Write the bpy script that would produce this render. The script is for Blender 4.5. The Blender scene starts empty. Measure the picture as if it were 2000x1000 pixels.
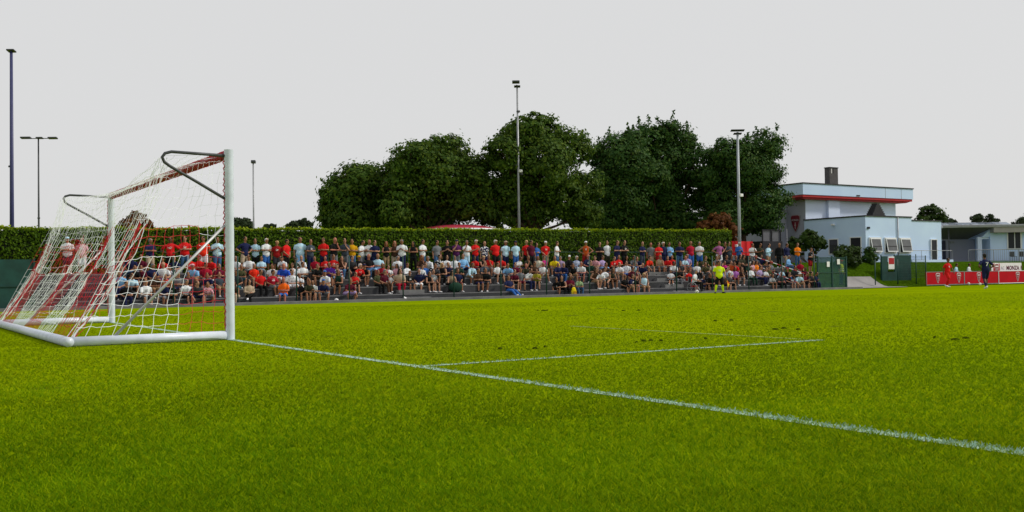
import bpy, bmesh, math, random
import numpy as np
from mathutils import Vector, Matrix, Quaternion
scene = bpy.context.scene
COL = scene.collection
R = math.radians
# World axes: x runs along the far touchline (to the right), y along the goal line (away
# from the camera), z up; the origin is the foot of the near goal post.  Metres.

# ---------------------------------------------------------------- camera
F, PIT, ROL, TH = 2003.04, .0204, .0137, .5681
CB, CA, CH = -4.124, -13.367, .7736
cam_d = bpy.data.cameras.new('camera'); cam = bpy.data.objects.new('camera', cam_d); COL.objects.link(cam)
cam_d.sensor_width = 36; cam_d.lens = F / 2000 * 36; cam_d.clip_start = .1; cam_d.clip_end = 6000
fw = Vector((math.sin(TH) * math.cos(PIT), math.cos(TH) * math.cos(PIT), math.sin(PIT)))
rt = Vector((math.cos(TH), -math.sin(TH), 0)); up = rt.cross(fw)
cr, sr = math.cos(ROL), math.sin(ROL)
r2, u2 = rt * cr - up * sr, rt * sr + up * cr
M3 = Matrix((r2, u2, -fw)).transposed()
cam.matrix_world = Matrix.Translation((CB, CA, CH)) @ M3.to_4x4()
scene.camera = cam
# ---------------------------------------------------------------- sky and sun
SUN_DIR = Vector((.80, -.42, .72)).normalized()
w = bpy.data.worlds.new('World'); scene.world = w; w.use_nodes = True
nt = w.node_tree; nt.nodes.clear()
sky = nt.nodes.new('ShaderNodeTexSky'); sky.sky_type = 'NISHITA'; sky.sun_disc = False
sky.sun_elevation = math.asin(SUN_DIR.z); sky.sun_rotation = math.atan2(SUN_DIR.x, SUN_DIR.y)
sky.dust_density = 4
sc_ = nt.nodes.new('ShaderNodeVectorMath'); sc_.operation = 'SCALE'; sc_.inputs[3].default_value = .08
nt.links.new(sky.outputs[0], sc_.inputs[0])
mx = nt.nodes.new('ShaderNodeMix'); mx.data_type = 'RGBA'; mx.inputs[0].default_value = .93
nt.links.new(sc_.outputs[0], mx.inputs[6]); mx.inputs[7].default_value = (.745, .745, .745, 1)
bg = nt.nodes.new('ShaderNodeBackground'); wo = nt.nodes.new('ShaderNodeOutputWorld')
nt.links.new(mx.outputs[2], bg.inputs[0]); nt.links.new(bg.outputs[0], wo.inputs[0])
sun_d = bpy.data.lights.new('sun', 'SUN'); sun_d.energy = 2.6; sun_d.angle = R(7); sun_d.color = (1, .94, .84)
sun = bpy.data.objects.new('sun', sun_d); COL.objects.link(sun)
sun.rotation_euler = SUN_DIR.to_track_quat('Z', 'Y').to_euler()
vs = scene.view_settings; vs.view_transform = 'Standard'; vs.look = 'None'; vs.exposure = 0; vs.gamma = 1
scene.render.film_transparent = False

# ---------------------------------------------------------------- measuring helpers
def ray(px, py):
    x, y = px - 1000, py - 500
    d = fw * F + r2 * x - u2 * y
    return d
def at_a(px, py, A):
    d = ray(px, py); t = (A - CA) / d.y
    return Vector((CB + d.x * t, A, CH + d.z * t))
def at_b(px, py, B):
    d = ray(px, py); t = (B - CB) / d.x
    return Vector((B, CA + d.y * t, CH + d.z * t))
def at_d(px, py, D):
    return Vector((CB, CA, CH)) + ray(px, py) * (D / F)
def gz(a):
    return -.37 * min(1, max(0, (a - 9) / 24.3))
def on_pitch(px, py):
    z = 0
    for _ in range(30):
        d = ray(px, py); t = (z - CH) / d.z; a = CA + d.y * t; z = gz(a)
    return Vector((CB + d.x * t, a, z))

# ---------------------------------------------------------------- materials
MATS = {}
def mat(name, col, rough=.7, var=.12, scale=8, bump=0, metal=0, spec=.3, trans=0, island=None, coords='Object', bscale=None):
    if name in MATS: return MATS[name]
    m = bpy.data.materials.new(name); m.use_nodes = True; n = m.node_tree; b = n.nodes['Principled BSDF']
    b.inputs['Roughness'].default_value = rough; b.inputs['Metallic'].default_value = metal
    b.inputs['Specular IOR Level'].default_value = spec
    tc = n.nodes.new('ShaderNodeTexCoord')
    nz = n.nodes.new('ShaderNodeTexNoise'); nz.inputs['Scale'].default_value = scale; nz.inputs['Detail'].default_value = 5
    n.links.new(tc.outputs[coords], nz.inputs['Vector'])
    rp = n.nodes.new('ShaderNodeValToRGB'); e = rp.color_ramp.elements
    e[0].position = .3; e[1].position = .72
    e[0].color = (*[c * (1 - var) for c in col], 1); e[1].color = (*[min(.95, c * (1 + var)) for c in col], 1)
    n.links.new(nz.outputs['Fac'], rp.inputs['Fac'])
    out = rp.outputs['Color']
    if island:
        ge = n.nodes.new('ShaderNodeNewGeometry')
        r3 = n.nodes.new('ShaderNodeValToRGB')
        els = r3.color_ramp.elements
        for i, c in enumerate(island):
            q = els[i] if i < 2 else els.new(.5)
            q.color = (*c, 1)
        for i in range(len(island)): els[i].position = i / (len(island) - 1)
        cs = [c for c in island]
        for i, c in enumerate(cs): els[i].color = (*c, 1)
        n.links.new(ge.outputs['Random Per Island'], r3.inputs['Fac'])
        mm = n.nodes.new('ShaderNodeMix'); mm.data_type = 'RGBA'; mm.inputs[0].default_value = .6
        n.links.new(out, mm.inputs[6]); n.links.new(r3.outputs['Color'], mm.inputs[7]); out = mm.outputs[2]
    n.links.new(out, b.inputs['Base Color'])
    if bump:
        nb = n.nodes.new('ShaderNodeTexNoise'); nb.inputs['Scale'].default_value = bscale or scale * 4; nb.inputs['Detail'].default_value = 4
        n.links.new(tc.outputs[coords], nb.inputs['Vector'])
        bp = n.nodes.new('ShaderNodeBump'); bp.inputs['Strength'].default_value = bump; bp.inputs['Distance'].default_value = .02
        n.links.new(nb.outputs['Fac'], bp.inputs['Height']); n.links.new(bp.outputs['Normal'], b.inputs['Normal'])
    if trans:
        tr = n.nodes.new('ShaderNodeBsdfTranslucent'); n.links.new(out, tr.inputs['Color'])
        ms = n.nodes.new('ShaderNodeMixShader'); ms.inputs[0].default_value = trans
        n.links.new(b.outputs[0], ms.inputs[1]); n.links.new(tr.outputs[0], ms.inputs[2])
        n.links.new(ms.outputs[0], n.nodes['Material Output'].inputs['Surface'])
    MATS[name] = m
    return m

# ---------------------------------------------------------------- mesh helpers
class MB:
    def __init__(s): s.v = []; s.f = []; s.mi = []; s.cur = 0
    def add(s, vs, fs):
        o = len(s.v); s.v.extend([tuple(x) for x in vs]); s.f.extend([tuple(i + o for i in f) for f in fs]); s.mi.extend([s.cur] * len(fs)); return s
    def box(s, x0, x1, y0, y1, z0, z1):
        v = [(x0, y0, z0), (x1, y0, z0), (x1, y1, z0), (x0, y1, z0), (x0, y0, z1), (x1, y0, z1), (x1, y1, z1), (x0, y1, z1)]
        return s.add(v, [(3, 2, 1, 0), (4, 5, 6, 7), (0, 1, 5, 4), (1, 2, 6, 5), (2, 3, 7, 6), (3, 0, 4, 7)])
    def prism(s, poly, y0, y1):
        # poly: list of (x,z) counter-clockwise seen from -y, extruded along y
        n = len(poly)
        v = [(x, y0, z) for x, z in poly] + [(x, y1, z) for x, z in poly]
        f = [tuple(range(n)), tuple(range(2 * n - 1, n - 1, -1))] + [(i, i + n, (i + 1) % n + n, (i + 1) % n) for i in range(n)]
        return s.add(v, f)
    def tube(s, pts, rad, n=8, caps=True):
        pts = [Vector(p) for p in pts]
        if not isinstance(rad, (list, tuple)): rad = [rad] * len(pts)
        rings = []; ref = None; V = []
        for i, p in enumerate(pts):
            d = (pts[min(i + 1, len(pts) - 1)] - pts[max(i - 1, 0)]).normalized()
            if ref is None: ref = d.orthogonal().normalized()
            else:
                ref = (ref - d * ref.dot(d)); ref = ref.normalized() if ref.length > 1e-6 else d.orthogonal().normalized()
            o = d.cross(ref)
            for k in range(n):
                t = 2 * math.pi * k / n; V.append(p + (ref * math.cos(t) + o * math.sin(t)) * rad[i])
        Fs = []
        for i in range(len(pts) - 1):
            for k in range(n):
                a, b = i * n + k, i * n + (k + 1) % n
                Fs.append((a, b, b + n, a + n))
        if caps: Fs.append(tuple(range(n - 1, -1, -1))); Fs.append(tuple(range((len(pts) - 1) * n, len(pts) * n)))
        return s.add(V, Fs)
    def ell(s, c, r, seg=12, ring=8, rot=None):
        V = []; Fs = []
        for i in range(ring + 1):
            ph = math.pi * i / ring
            for k in range(seg):
                t = 2 * math.pi * k / seg
                q = Vector((r[0] * math.sin(ph) * math.cos(t), r[1] * math.sin(ph) * math.sin(t), r[2] * math.cos(ph)))
                if rot is not None: q = rot @ q
                V.append(Vector(c) + q)
        for i in range(ring):
            for k in range(seg):
                a, b = i * seg + k, i * seg + (k + 1) % seg
                Fs.append((a, a + seg, b + seg, b))
        return s.add(V, Fs)
    def mesh(s, name, mats=None, smooth=False):
        me = bpy.data.meshes.new(name); me.from_pydata(s.v, [], s.f)
        for m in (mats or []): me.materials.append(m)
        if len(set(s.mi)) > 1: me.polygons.foreach_set('material_index', s.mi)
        if smooth: me.polygons.foreach_set('use_smooth', [True] * len(me.polygons))
        me.update(); return me
    def build(s, name, m, parent=None, smooth=False, loc=None):
        o = bpy.data.objects.new(name, s.mesh(name, m if isinstance(m, list) else [m], smooth)); COL.objects.link(o)
        if parent is not None: o.parent = parent
        if loc is not None: o.location = loc
        return o
def quads_object(name, V, m, parent=None, smooth=False):
    """V: (n,4,3) array of quads -> one mesh"""
    n = len(V); me = bpy.data.meshes.new(name)
    me.vertices.add(n * 4); me.vertices.foreach_set('co', V.reshape(-1).astype(np.float32))
    me.loops.add(n * 4); me.loops.foreach_set('vertex_index', np.arange(n * 4, dtype=np.int32))
    me.polygons.add(n); me.polygons.foreach_set('loop_start', np.arange(0, n * 4, 4, dtype=np.int32))
    me.polygons.foreach_set('loop_total', np.full(n, 4, dtype=np.int32))
    me.update(calc_edges=True); me.materials.append(m)
    o = bpy.data.objects.new(name, me); COL.objects.link(o)
    if parent is not None: o.parent = parent
    return o
def tag(o, label, cat, group=None):
    o['label'] = label; o['category'] = cat
    if group: o['group'] = group
    return o
def struct(o): o['kind'] = 'structure'; return o
def thing(name, label, cat, loc=(0, 0, 0), rz=0, group=None):
    o = bpy.data.objects.new(name, None); COL.objects.link(o); o.location = loc; o.rotation_euler = (0, 0, rz); o.empty_display_size = .2
    return tag(o, label, cat, group)
def bevel(o, wd, seg=2):
    b = o.modifiers.new('bevel', 'BEVEL'); b.width = wd; b.segments = seg; b.limit_method = 'ANGLE'; return o

# ---------------------------------------------------------------- common materials
m_white_paint = mat('goal white paint', (.60, .66, .77), .35, .10, 7, spec=.5)
m_steel = mat('galvanised steel', (.28, .29, .31), .45, .15, 5, metal=.4)
m_dark_steel = mat('dark steel', (.06, .065, .07), .5, .2, 6, metal=.3)
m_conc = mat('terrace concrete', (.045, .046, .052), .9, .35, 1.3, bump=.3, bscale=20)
m_kerb = mat('kerb concrete', (.15, .15, .16), .9, .25, 2, bump=.3, bscale=30)
m_path = mat('path concrete', (.26, .25, .25), .9, .2, .8, bump=.2, bscale=20)
m_greenpost = mat('green coated steel', (.012, .05, .045), .5, .15, 4)
m_greenpanel = mat('green screen mesh', (.008, .048, .042), .6, .3, 2)
m_greenmesh = mat('green perforated screen', (.010, .07, .06), .6, .3, 2)
_n = m_greenmesh.node_tree; _t = _n.nodes.new('ShaderNodeBsdfTransparent'); _m = _n.nodes.new('ShaderNodeMixShader'); _m.inputs[0].default_value = .52
_n.links.new(_n.nodes['Principled BSDF'].outputs[0], _m.inputs[1]); _n.links.new(_t.outputs[0], _m.inputs[2]); _n.links.new(_m.outputs[0], _n.nodes['Material Output'].inputs['Surface'])
m_wall = mat('pale blue render', (.53, .68, .95), .85, .05, .6, bump=.1, bscale=30)
m_wallw = mat('white render', (.62, .72, .92), .85, .05, .6, bump=.1, bscale=30)
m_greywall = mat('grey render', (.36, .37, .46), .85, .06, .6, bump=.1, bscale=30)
m_red = mat('red paint', (.42, .012, .02), .45, .1, 3)
m_board = mat('red board vinyl', (.46, .003, .012), .55, .12, 1.2, spec=.08)
m_whitev = mat('white vinyl', (.78, .78, .80), .5, .05, 2)
m_maroon = mat('maroon enamel', (.22, .01, .02), .4, .1, 3)
m_roofedge = mat('dark roof edging', (.02, .02, .025), .6, .1, 3)
m_glass = mat('dark window glass', (.016, .018, .028), .3, .2, 1, spec=.25)
m_frame = mat('white window frame', (.7, .72, .75), .5, .04, 4)
m_dark = mat('dark opening', (.012, .012, .018), .7, .2, 2)
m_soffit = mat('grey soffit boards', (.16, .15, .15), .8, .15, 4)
m_ball = mat('white ball leather', (.78, .78, .78), .5, .04, 4)
m_black = mat('black rubber', (.008, .008, .009), .6, .2, 4)
m_bark = mat('tree bark', (.055, .035, .022), .95, .3, 5, bump=.6, bscale=12)

# ---------------------------------------------------------------- ground
LINES = [(-.05, .05, -40, 33.1, .62), (0.05, 5.2, -5.40, -5.31, .62), (5.11, 5.19, -5.31, -.5, .10)]   # x0,x1,y0,y1,paint
def ground():
    ys = [-2500, -400, -100, -40, -20, 0, 9, 12, 16, 20, 24, 28, 33.3, 60, 120, 400, 2500]
    xs = [-2500, -400, -120, -60, -30, 0, 30, 60, 90, 140, 400, 2500]
    V = [(x, y, gz(y)) for y in ys for x in xs]; n = len(xs)
    Fs = [(j * n + i, j * n + i + 1, (j + 1) * n + i + 1, (j + 1) * n + i) for j in range(len(ys) - 1) for i in range(n - 1)]
    m = bpy.data.materials.new('pitch turf'); m.use_nodes = True; t = m.node_tree; b = t.nodes['Principled BSDF']
    b.inputs['Roughness'].default_value = .9; b.inputs['Specular IOR Level'].default_value = 0
    tc = t.nodes.new('ShaderNodeTexCoord')
    def noise(s, det, vec=None):
        q = t.nodes.new('ShaderNodeTexNoise'); q.inputs['Scale'].default_value = s; q.inputs['Detail'].default_value = det
        t.links.new(vec or tc.outputs['Object'], q.inputs['Vector']); return q
    n1 = noise(.22, 4); n2 = noise(14, 6); n3 = noise(1.1, 8)
    rp = t.nodes.new('ShaderNodeValToRGB'); rp.color_ramp.elements[0].position = .3; rp.color_ramp.elements[1].position = .7
    rp.color_ramp.elements[0].color = (.165, .245, .001, 1); rp.color_ramp.elements[1].color = (.235, .31, .001, 1)
    t.links.new(n1.outputs['Fac'], rp.inputs['Fac'])
    rq = t.nodes.new('ShaderNodeValToRGB'); rq.color_ramp.elements[0].position = .32; rq.color_ramp.elements[1].position = .68
    rq.color_ramp.elements[0].color = (.5, .56, .5, 1); rq.color_ramp.elements[1].color = (1.2, 1.16, 1, 1)
    t.links.new(n2.outputs['Fac'], rq.inputs['Fac'])
    mu = t.nodes.new('ShaderNodeMix'); mu.data_type = 'RGBA'; mu.blend_type = 'MULTIPLY'; mu.inputs[0].default_value = .55
    t.links.new(rp.outputs[0], mu.inputs[6]); t.links.new(rq.outputs[0], mu.inputs[7])
    # worn, muddy scrapes
    rs = t.nodes.new('ShaderNodeValToRGB'); rs.color_ramp.elements[0].position = .66; rs.color_ramp.elements[1].position = .74
    rs.color_ramp.elements[0].color = (0, 0, 0, 1); rs.color_ramp.elements[1].color = (1, 1, 1, 1)
    t.links.new(n3.outputs['Fac'], rs.inputs['Fac'])
    m2 = t.nodes.new('ShaderNodeMix'); m2.data_type = 'RGBA'; t.links.new(rs.outputs[0], m2.inputs[0])
    t.links.new(mu.outputs[2], m2.inputs[6]); m2.inputs[7].default_value = (.06, .075, .01, 1)
    t.links.new(m2.outputs[2], b.inputs['Base Color'])
    bp = t.nodes.new('ShaderNodeBump'); bp.inputs['Strength'].default_value = .6; bp.inputs['Distance'].default_value = .03
    n4 = noise(30, 5); t.links.new(n4.outputs['Fac'], bp.inputs['Height']); t.links.new(bp.outputs[0], b.inputs['Normal'])
    struct(MB().add(V, Fs).build('ground', m))
    ml = mat('pitch marking paint', (.30, .43, .32), .9, .45, 9, coords='Object')
    for x0, x1, y0, y1, k in LINES:
        q = MB(); yy = sorted({y0, y1, *[y for y in (9, 12, 16, 20, 24, 28) if y0 < y < y1]})
        for a, c in zip(yy[:-1], yy[1:]):
            q.add([(x0, a, gz(a) + .004), (x1, a, gz(a) + .004), (x1, c, gz(c) + .004), (x0, c, gz(c) + .004)], [(0, 1, 2, 3)])
        struct(q.build('pitch_marking', ml if k > .5 else mat('faded marking paint', (.25, .34, .05), .9, .35, 6)))
ground()

def grass():
    rng = np.random.default_rng(3); P = []
    k = .66; n = 420000; e = -.5; a0_, a1_ = 2.6 ** e, 36 ** e      # blades thin out smoothly with distance
    D = (a0_ + (a1_ - a0_) * rng.uniform(0, 1, n)) ** (1 / e); X = rng.uniform(-k, k, n) * D
    P = [np.stack([CB + X * math.cos(TH) + D * math.sin(TH), CA - X * math.sin(TH) + D * math.cos(TH), D], 1)]
    P = np.concatenate(P); P = P[P[:, 1] < 33.0]
    n = len(P); x, y, D = P.T
    z = -.37 * np.clip((y - 9) / 24.3, 0, 1)
    big = .5 + .5 * np.sin(x * 1.7 + 1.3 * np.sin(y * 1.1)) * np.sin(y * 1.9 + 1.7 * np.sin(x * .8))
    fine = .5 + .5 * np.sin(x * 9 + 2 * np.sin(y * 7)) * np.sin(y * 11 + 2 * np.sin(x * 6))
    h = rng.uniform(.008, .026, n) * (.85 + .15 * big + .22 * fine)
    h *= np.clip(1.12 - D / 24, .4, 1)
    wd = np.clip(D * .0006, .0017, .03) * rng.uniform(.6, 1.5, n)
    yaw = rng.uniform(0, 2 * np.pi, n); lean = rng.uniform(.3, 1.9, n) * h
    ly = rng.uniform(0, 2 * np.pi, n)
    c, s_ = np.cos(yaw) * wd, np.sin(yaw) * wd
    V = np.zeros((n, 4, 3))
    V[:, 0] = np.stack([x - c, y - s_, z], 1); V[:, 1] = np.stack([x + c, y + s_, z], 1)
    tx, ty = x + np.cos(ly) * lean, y + np.sin(ly) * lean
    V[:, 2] = np.stack([tx + c * .35, ty + s_ * .35, z + h], 1); V[:, 3] = np.stack([tx - c * .35, ty - s_ * .35, z + h], 1)
    base = np.array([.168, .268, .001]); dry = np.array([.30, .355, .002]); dark = np.array([.080, .175, .001])
    t = rng.uniform(0, 1, n)[:, None]
    colr = base * (1 - t) + np.where(rng.uniform(0, 1, n)[:, None] < .6, dark, dry) * t
    patch = .5 + .5 * np.sin(x * .45 + 1.1 * np.sin(y * .33)) * np.sin(y * .38 + .9 * np.sin(x * .29))
    band = np.where(np.sin(y * 1.05 + .12 * np.sin(x * .7)) > 0, 1.05, .95)
    colr *= (band * (.92 + .16 * patch))[:, None]; colr[:, 0] *= .90 + .2 * patch
    colr *= (.84 + .28 * big[:, None]) * (.92 + .16 * fine[:, None])
    lod = np.clip((D - 5) / 14, 0, .75)[:, None]; colr = colr * (1 - lod) + np.array([.215, .29, .001]) * lod     # wide far cards stand for many blades
    for x0, x1, y0, y1, k in LINES:
        j = rng.normal(0, .012, n)
        msk = (x > x0 + j) & (x < x1 + j) & (y > y0 + j) & (y < y1 + j) & (rng.uniform(0, 1, n) < k)
        colr[msk] = np.array([.33, .50, .42]) * rng.uniform(.45, 1.25, msk.sum())[:, None]
    m = bpy.data.materials.new('grass blades'); m.use_nodes = True; t_ = m.node_tree; b = t_.nodes['Principled BSDF']
    at = t_.nodes.new('ShaderNodeAttribute'); at.attribute_name = 'tint'
    b.inputs['Roughness'].default_value = .7; b.inputs['Specular IOR Level'].default_value = .02
    t_.links.new(at.outputs['Color'], b.inputs['Base Color'])
    tr = t_.nodes.new('ShaderNodeBsdfTranslucent'); t_.links.new(at.outputs['Color'], tr.inputs['Color'])
    ms = t_.nodes.new('ShaderNodeMixShader'); ms.inputs[0].default_value = .4
    t_.links.new(b.outputs[0], ms.inputs[1]); t_.links.new(tr.outputs[0], ms.inputs[2])
    t_.links.new(ms.outputs[0], t_.nodes['Material Output'].inputs['Surface'])
    o = quads_object('grass', V, m)
    ca = o.data.color_attributes.new('tint', 'FLOAT_COLOR', 'POINT')
    cc = np.ones((n, 4, 4), np.float32); cc[:, :, :3] = colr[:, None, :]
    ca.data.foreach_set('color', cc.reshape(-1))
    o['kind'] = 'stuff'; tag(o, 'short mown yellow green grass covering the pitch', 'grass')
grass()

def divots():
    q = MB(); rnd = random.Random(8)
    spots = [(1042, 680), (980, 682), (1240, 667), (1055, 607), (1236, 607), (1412, 627), (1374, 660), (1846, 662), (1545, 643)]
    for x, y in spots:
        p = on_pitch(x, y)
        for k in range(rnd.randint(1, 4)):
            s = rnd.uniform(.02, .06)
            q.ell((p.x + rnd.uniform(-.25, .25), p.y + rnd.uniform(-.2, .2), p.z + .006), (s, s * .7, .02), 7, 4, Matrix.Rotation(rnd.uniform(0, 3), 3, 'Z'))
    o = q.build('divot', mat('turned turf', (.05, .075, .004), .95, .4, 14, bump=.5, spec=0))
    o['kind'] = 'stuff'; tag(o, 'small dark divots and scraps of turf scattered over the pitch', 'turf')
divots()

# ---------------------------------------------------------------- hedge
def leaf_quads(C, N, size, rng, jit=.8):
    """leaf cards centred at C (n,3), facing roughly N, with the given sizes"""
    n = len(C)
    N = N + rng.normal(0, jit, (n, 3)); N /= np.linalg.norm(N, axis=1)[:, None]
    a = np.cross(N, rng.normal(0, 1, (n, 3))); a /= np.linalg.norm(a, axis=1)[:, None]
    b = np.cross(N, a); s = size[:, None]
    a = a * s * .5; b = b * s * .34
    V = np.stack([C - a, C - b * .9 + a * .1, C + a, C + b * .9 + a * .1], 1)
    return V
HEDGE_Y0, HEDGE_Y1 = 39.0, 40.5
def hedge_top(x): return 3.33 + .0103 * x
def hedge():
    rng = np.random.default_rng(5); x0, x1 = -9.0, 47.6
    t = thing('hedge', 'long clipped dark green hedge behind the standing crowd', 'hedge', (0, 0, 0))
    q = MB(); xs = np.linspace(x0 + .12, x1 - .15, 30); zb = -.4
    V = []
    for x in xs:
        V += [(x, HEDGE_Y0 + .14, zb), (x, HEDGE_Y0 + .14, hedge_top(x) - .1), (x, HEDGE_Y1 - .14, hedge_top(x) - .1), (x, HEDGE_Y1 - .14, zb)]
    Fs = [(i * 4 + k, i * 4 + 4 + k, i * 4 + 4 + (k + 1) % 4, i * 4 + (k + 1) % 4) for i in range(29) for k in range(4)]
    Fs += [(0, 1, 2, 3), (119, 118, 117, 116)]
    q.add(V, Fs).build('twigs', mat('hedge twigs', (.012, .02, .006), .95, .4, 6), t)
    n = 42000; x = rng.uniform(x0, x1, n); z = zb + (hedge_top(x) - zb) * rng.uniform(.2, 1, n)
    bump = .07 * np.sin(x * 2.1 + np.sin(z * 3)) * np.sin(z * 2.7 + 1.3 * np.sin(x))
    C1 = np.stack([x, HEDGE_Y0 + bump + rng.uniform(-.05, .12, n), z], 1); N1 = np.tile([0, -1, .25], (n, 1))
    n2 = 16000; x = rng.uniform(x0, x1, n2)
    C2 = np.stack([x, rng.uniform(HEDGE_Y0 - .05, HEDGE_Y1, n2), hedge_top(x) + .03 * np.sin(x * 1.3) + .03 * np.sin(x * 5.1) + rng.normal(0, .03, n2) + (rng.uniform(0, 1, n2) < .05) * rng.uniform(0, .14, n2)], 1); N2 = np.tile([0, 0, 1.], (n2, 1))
    n3 = 2600
    C3 = np.stack([x1 + rng.uniform(-.08, .05, n3), rng.uniform(HEDGE_Y0, HEDGE_Y1, n3), zb + (hedge_top(x1) - zb) * rng.uniform(.2, 1, n3)], 1); N3 = np.tile([1., 0, .2], (n3, 1))
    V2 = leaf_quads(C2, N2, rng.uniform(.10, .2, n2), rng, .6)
    quads_object('painted_lit_top', V2, mat('hedge top leaves painted lit', (.20, .27, .008), .65, .4, 1.6, spec=.1, trans=.4, island=[(.14, .22, .005), (.28, .38, .008), (.42, .50, .02)]), t)  # the sky-lit bright rim is put into the colour of the top leaves
    C = np.concatenate([C1, C3]); N = np.concatenate([N1, N3])
    V = leaf_quads(C, N.astype(float), rng.uniform(.10, .2, len(C)), rng, .55)
    m = mat('hedge leaves', (.062, .125, .006), .65, .55, 1.6, spec=.08, trans=.3, island=[(.018, .045, .004), (.065, .13, .005), (.14, .22, .008)])
    quads_object('foliage', V, m, t)
hedge()

# ---------------------------------------------------------------- trees
def leaf_mat(kind):
    if kind == 'dark': return mat('dark tree leaves', (.040, .098, .018), .6, .5, .5, spec=.1, trans=.32, island=[(.015, .046, .012), (.038, .098, .018), (.10, .15, .020)])
    if kind == 'olive': return mat('olive tree leaves', (.058, .118, .013), .6, .6, .45, spec=.1, trans=.38, island=[(.020, .05, .009), (.060, .118, .013), (.15, .20, .016)])
    if kind == 'red': return mat('copper maple leaves', (.13, .045, .012), .6, .5, .8, spec=.12, trans=.3, island=[(.06, .02, .008), (.14, .05, .014), (.20, .09, .02)])
    if kind == 'mid': return mat('mid green leaves', (.03, .065, .012), .6, .5, .8, spec=.12, trans=.3, island=[(.015, .035, .008), (.035, .07, .012), (.09, .13, .02)])
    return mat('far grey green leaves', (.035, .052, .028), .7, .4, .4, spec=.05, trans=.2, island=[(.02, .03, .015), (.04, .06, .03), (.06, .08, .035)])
def crown_object(name, lobes, n, size, kind, seed, parent, clump=34, sprigs=0):
    rng = np.random.default_rng(seed)
    vol = np.array([l[1] ** 2 for l in lobes]); vol = vol / vol.sum(); Cs = []; Ns = []
    for (c, r), fr in zip(lobes, vol):
        k = max(3, int(n * fr / clump))
        d = rng.normal(0, 1, (k, 3)); d /= np.linalg.norm(d, axis=1)[:, None]
        rad = r * rng.uniform(.62, 1.0, k)[:, None]
        cc = np.array(c) + d * rad * np.array([1, 1, .92])
        cl = rng.uniform(.10, .21, k) * min(r, 2.2)
        off = rng.normal(0, 1, (k, clump, 3)) * cl[:, None, None] * np.array([1, 1, .6])
        P = cc[:, None, :] + off
        nn = d[:, None, :] + off / (cl[:, None, None] * 2.5) + np.array([0, 0, .35])
        Cs.append(P.reshape(-1, 3)); Ns.append(nn.reshape(-1, 3))
    if sprigs:
        top = sorted(lobes, key=lambda l: -(l[0][2] + l[1]))[:6]
        for i in range(sprigs):
            c, r = top[i % len(top)]; th = rng.uniform(0, 6.28); ph = rng.uniform(0, .8)
            b = np.array(c) + r * np.array([math.sin(ph) * math.cos(th), math.sin(ph) * math.sin(th), math.cos(ph)])
            L = rng.uniform(.3, .9); tt = rng.uniform(0, 1, 22)[:, None] ** 1.6
            P = b + tt * np.array([rng.normal(0, .15), rng.normal(0, .15), 1]) * L + rng.normal(0, .10, (22, 3)) * (1 - .7 * tt)
            Cs.append(P); Ns.append(rng.normal(0, 1, (22, 3)))
    C = np.concatenate(Cs); N = np.concatenate(Ns)
    V = leaf_quads(C, N, rng.uniform(.6, 1.35, len(C)) * size, rng, .5)
    return quads_object(name, V, leaf_mat(kind), parent)
def trunk_object(base, lobes, r0, parent, m=None, seed=1):
    q = MB(); rnd = random.Random(seed); base = Vector(base)
    zmin = min(l[0][2] - l[1] * .5 for l in lobes); cx = sum(l[0][0] for l in lobes) / len(lobes); cy = sum(l[0][1] for l in lobes) / len(lobes)
    fork = Vector((base.x * .6 + cx * .4, base.y * .6 + cy * .4, base.z + max(1.0, (zmin - base.z) * .9)))
    q.tube([base + Vector((0, 0, -.2)), base + Vector((0, 0, .35)), base.lerp(fork, .5) + Vector((rnd.uniform(-.1, .1), 0, 0)), fork], [r0 * 1.5, r0 * 1.1, r0, r0 * .85], 10)
    for c, r in lobes:
        c = Vector(c); mid = fork.lerp(c, .5) + Vector((rnd.uniform(-.3, .3), rnd.uniform(-.3, .3), -.15))
        rr = r0 * .5
        q.tube([fork - Vector((0, 0, .1)), mid, c, c + Vector((rnd.uniform(-.4, .4) * r, rnd.uniform(-.4, .4) * r, r * .6))], [rr, rr * .6, rr * .35, .02], 6)
        for _ in range(4):
            d = Vector((rnd.gauss(0, 1), rnd.gauss(0, 1), rnd.uniform(-.1, .9))).normalized()
            q.tube([mid.lerp(c, rnd.uniform(.2, 1)), c + d * r * .45, c + d * r * .9], [rr * .25, rr * .16, .012], 5)
    return q.build('trunk', m or m_bark, parent, True)
def tree(label, A, lobes_px, n, size, kind, seed, base_px, group, r0=.28, sprigs=0, name='broadleaf_tree', z0=-.37):
    rnd = random.Random(seed); L = []
    for x, y, r in lobes_px:
        c = at_a(x, y, A); k = (c - Vector((CB, CA, CH))).dot(fw) / F
        rr = r * k; dy = rnd.uniform(-1, 1) * rr * .8
        L.append(((c.x + dy * .25, c.y + dy, c.z), rr))
        # a second lobe behind, at its own depth, so that the crown is round from every side
        if r > 30: L.append(((c.x + rnd.uniform(-.3, .6) * rr, c.y + rr * rnd.uniform(.7, 1.2), c.z - rr * rnd.uniform(0, .3)), rr * .8))
    b = at_a(base_px, 500, A); b.z = z0
    t = thing(name, label, 'tree', b, 0, group)
    L2 = [((c[0] - b.x, c[1] - b.y, c[2] - b.z), r) for c, r in L]
    crown_object('crown', L2, n, size, kind, seed, t, sprigs=sprigs)
    trunk_object((0, 0, 0), L2, r0, t, seed=seed)
    return t
G1 = 'big trees behind the hedge'
tree('low rounded tree at the left end of the row behind the hedge', 51, [(690, 372, 55), (658, 398, 34), (735, 365, 50), (700, 348, 30), (655, 425, 32), (720, 425, 45), (680, 430, 40), (640, 385, 18)], 39000, .26, 'olive', 11, 700, G1, sprigs=0)
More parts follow.
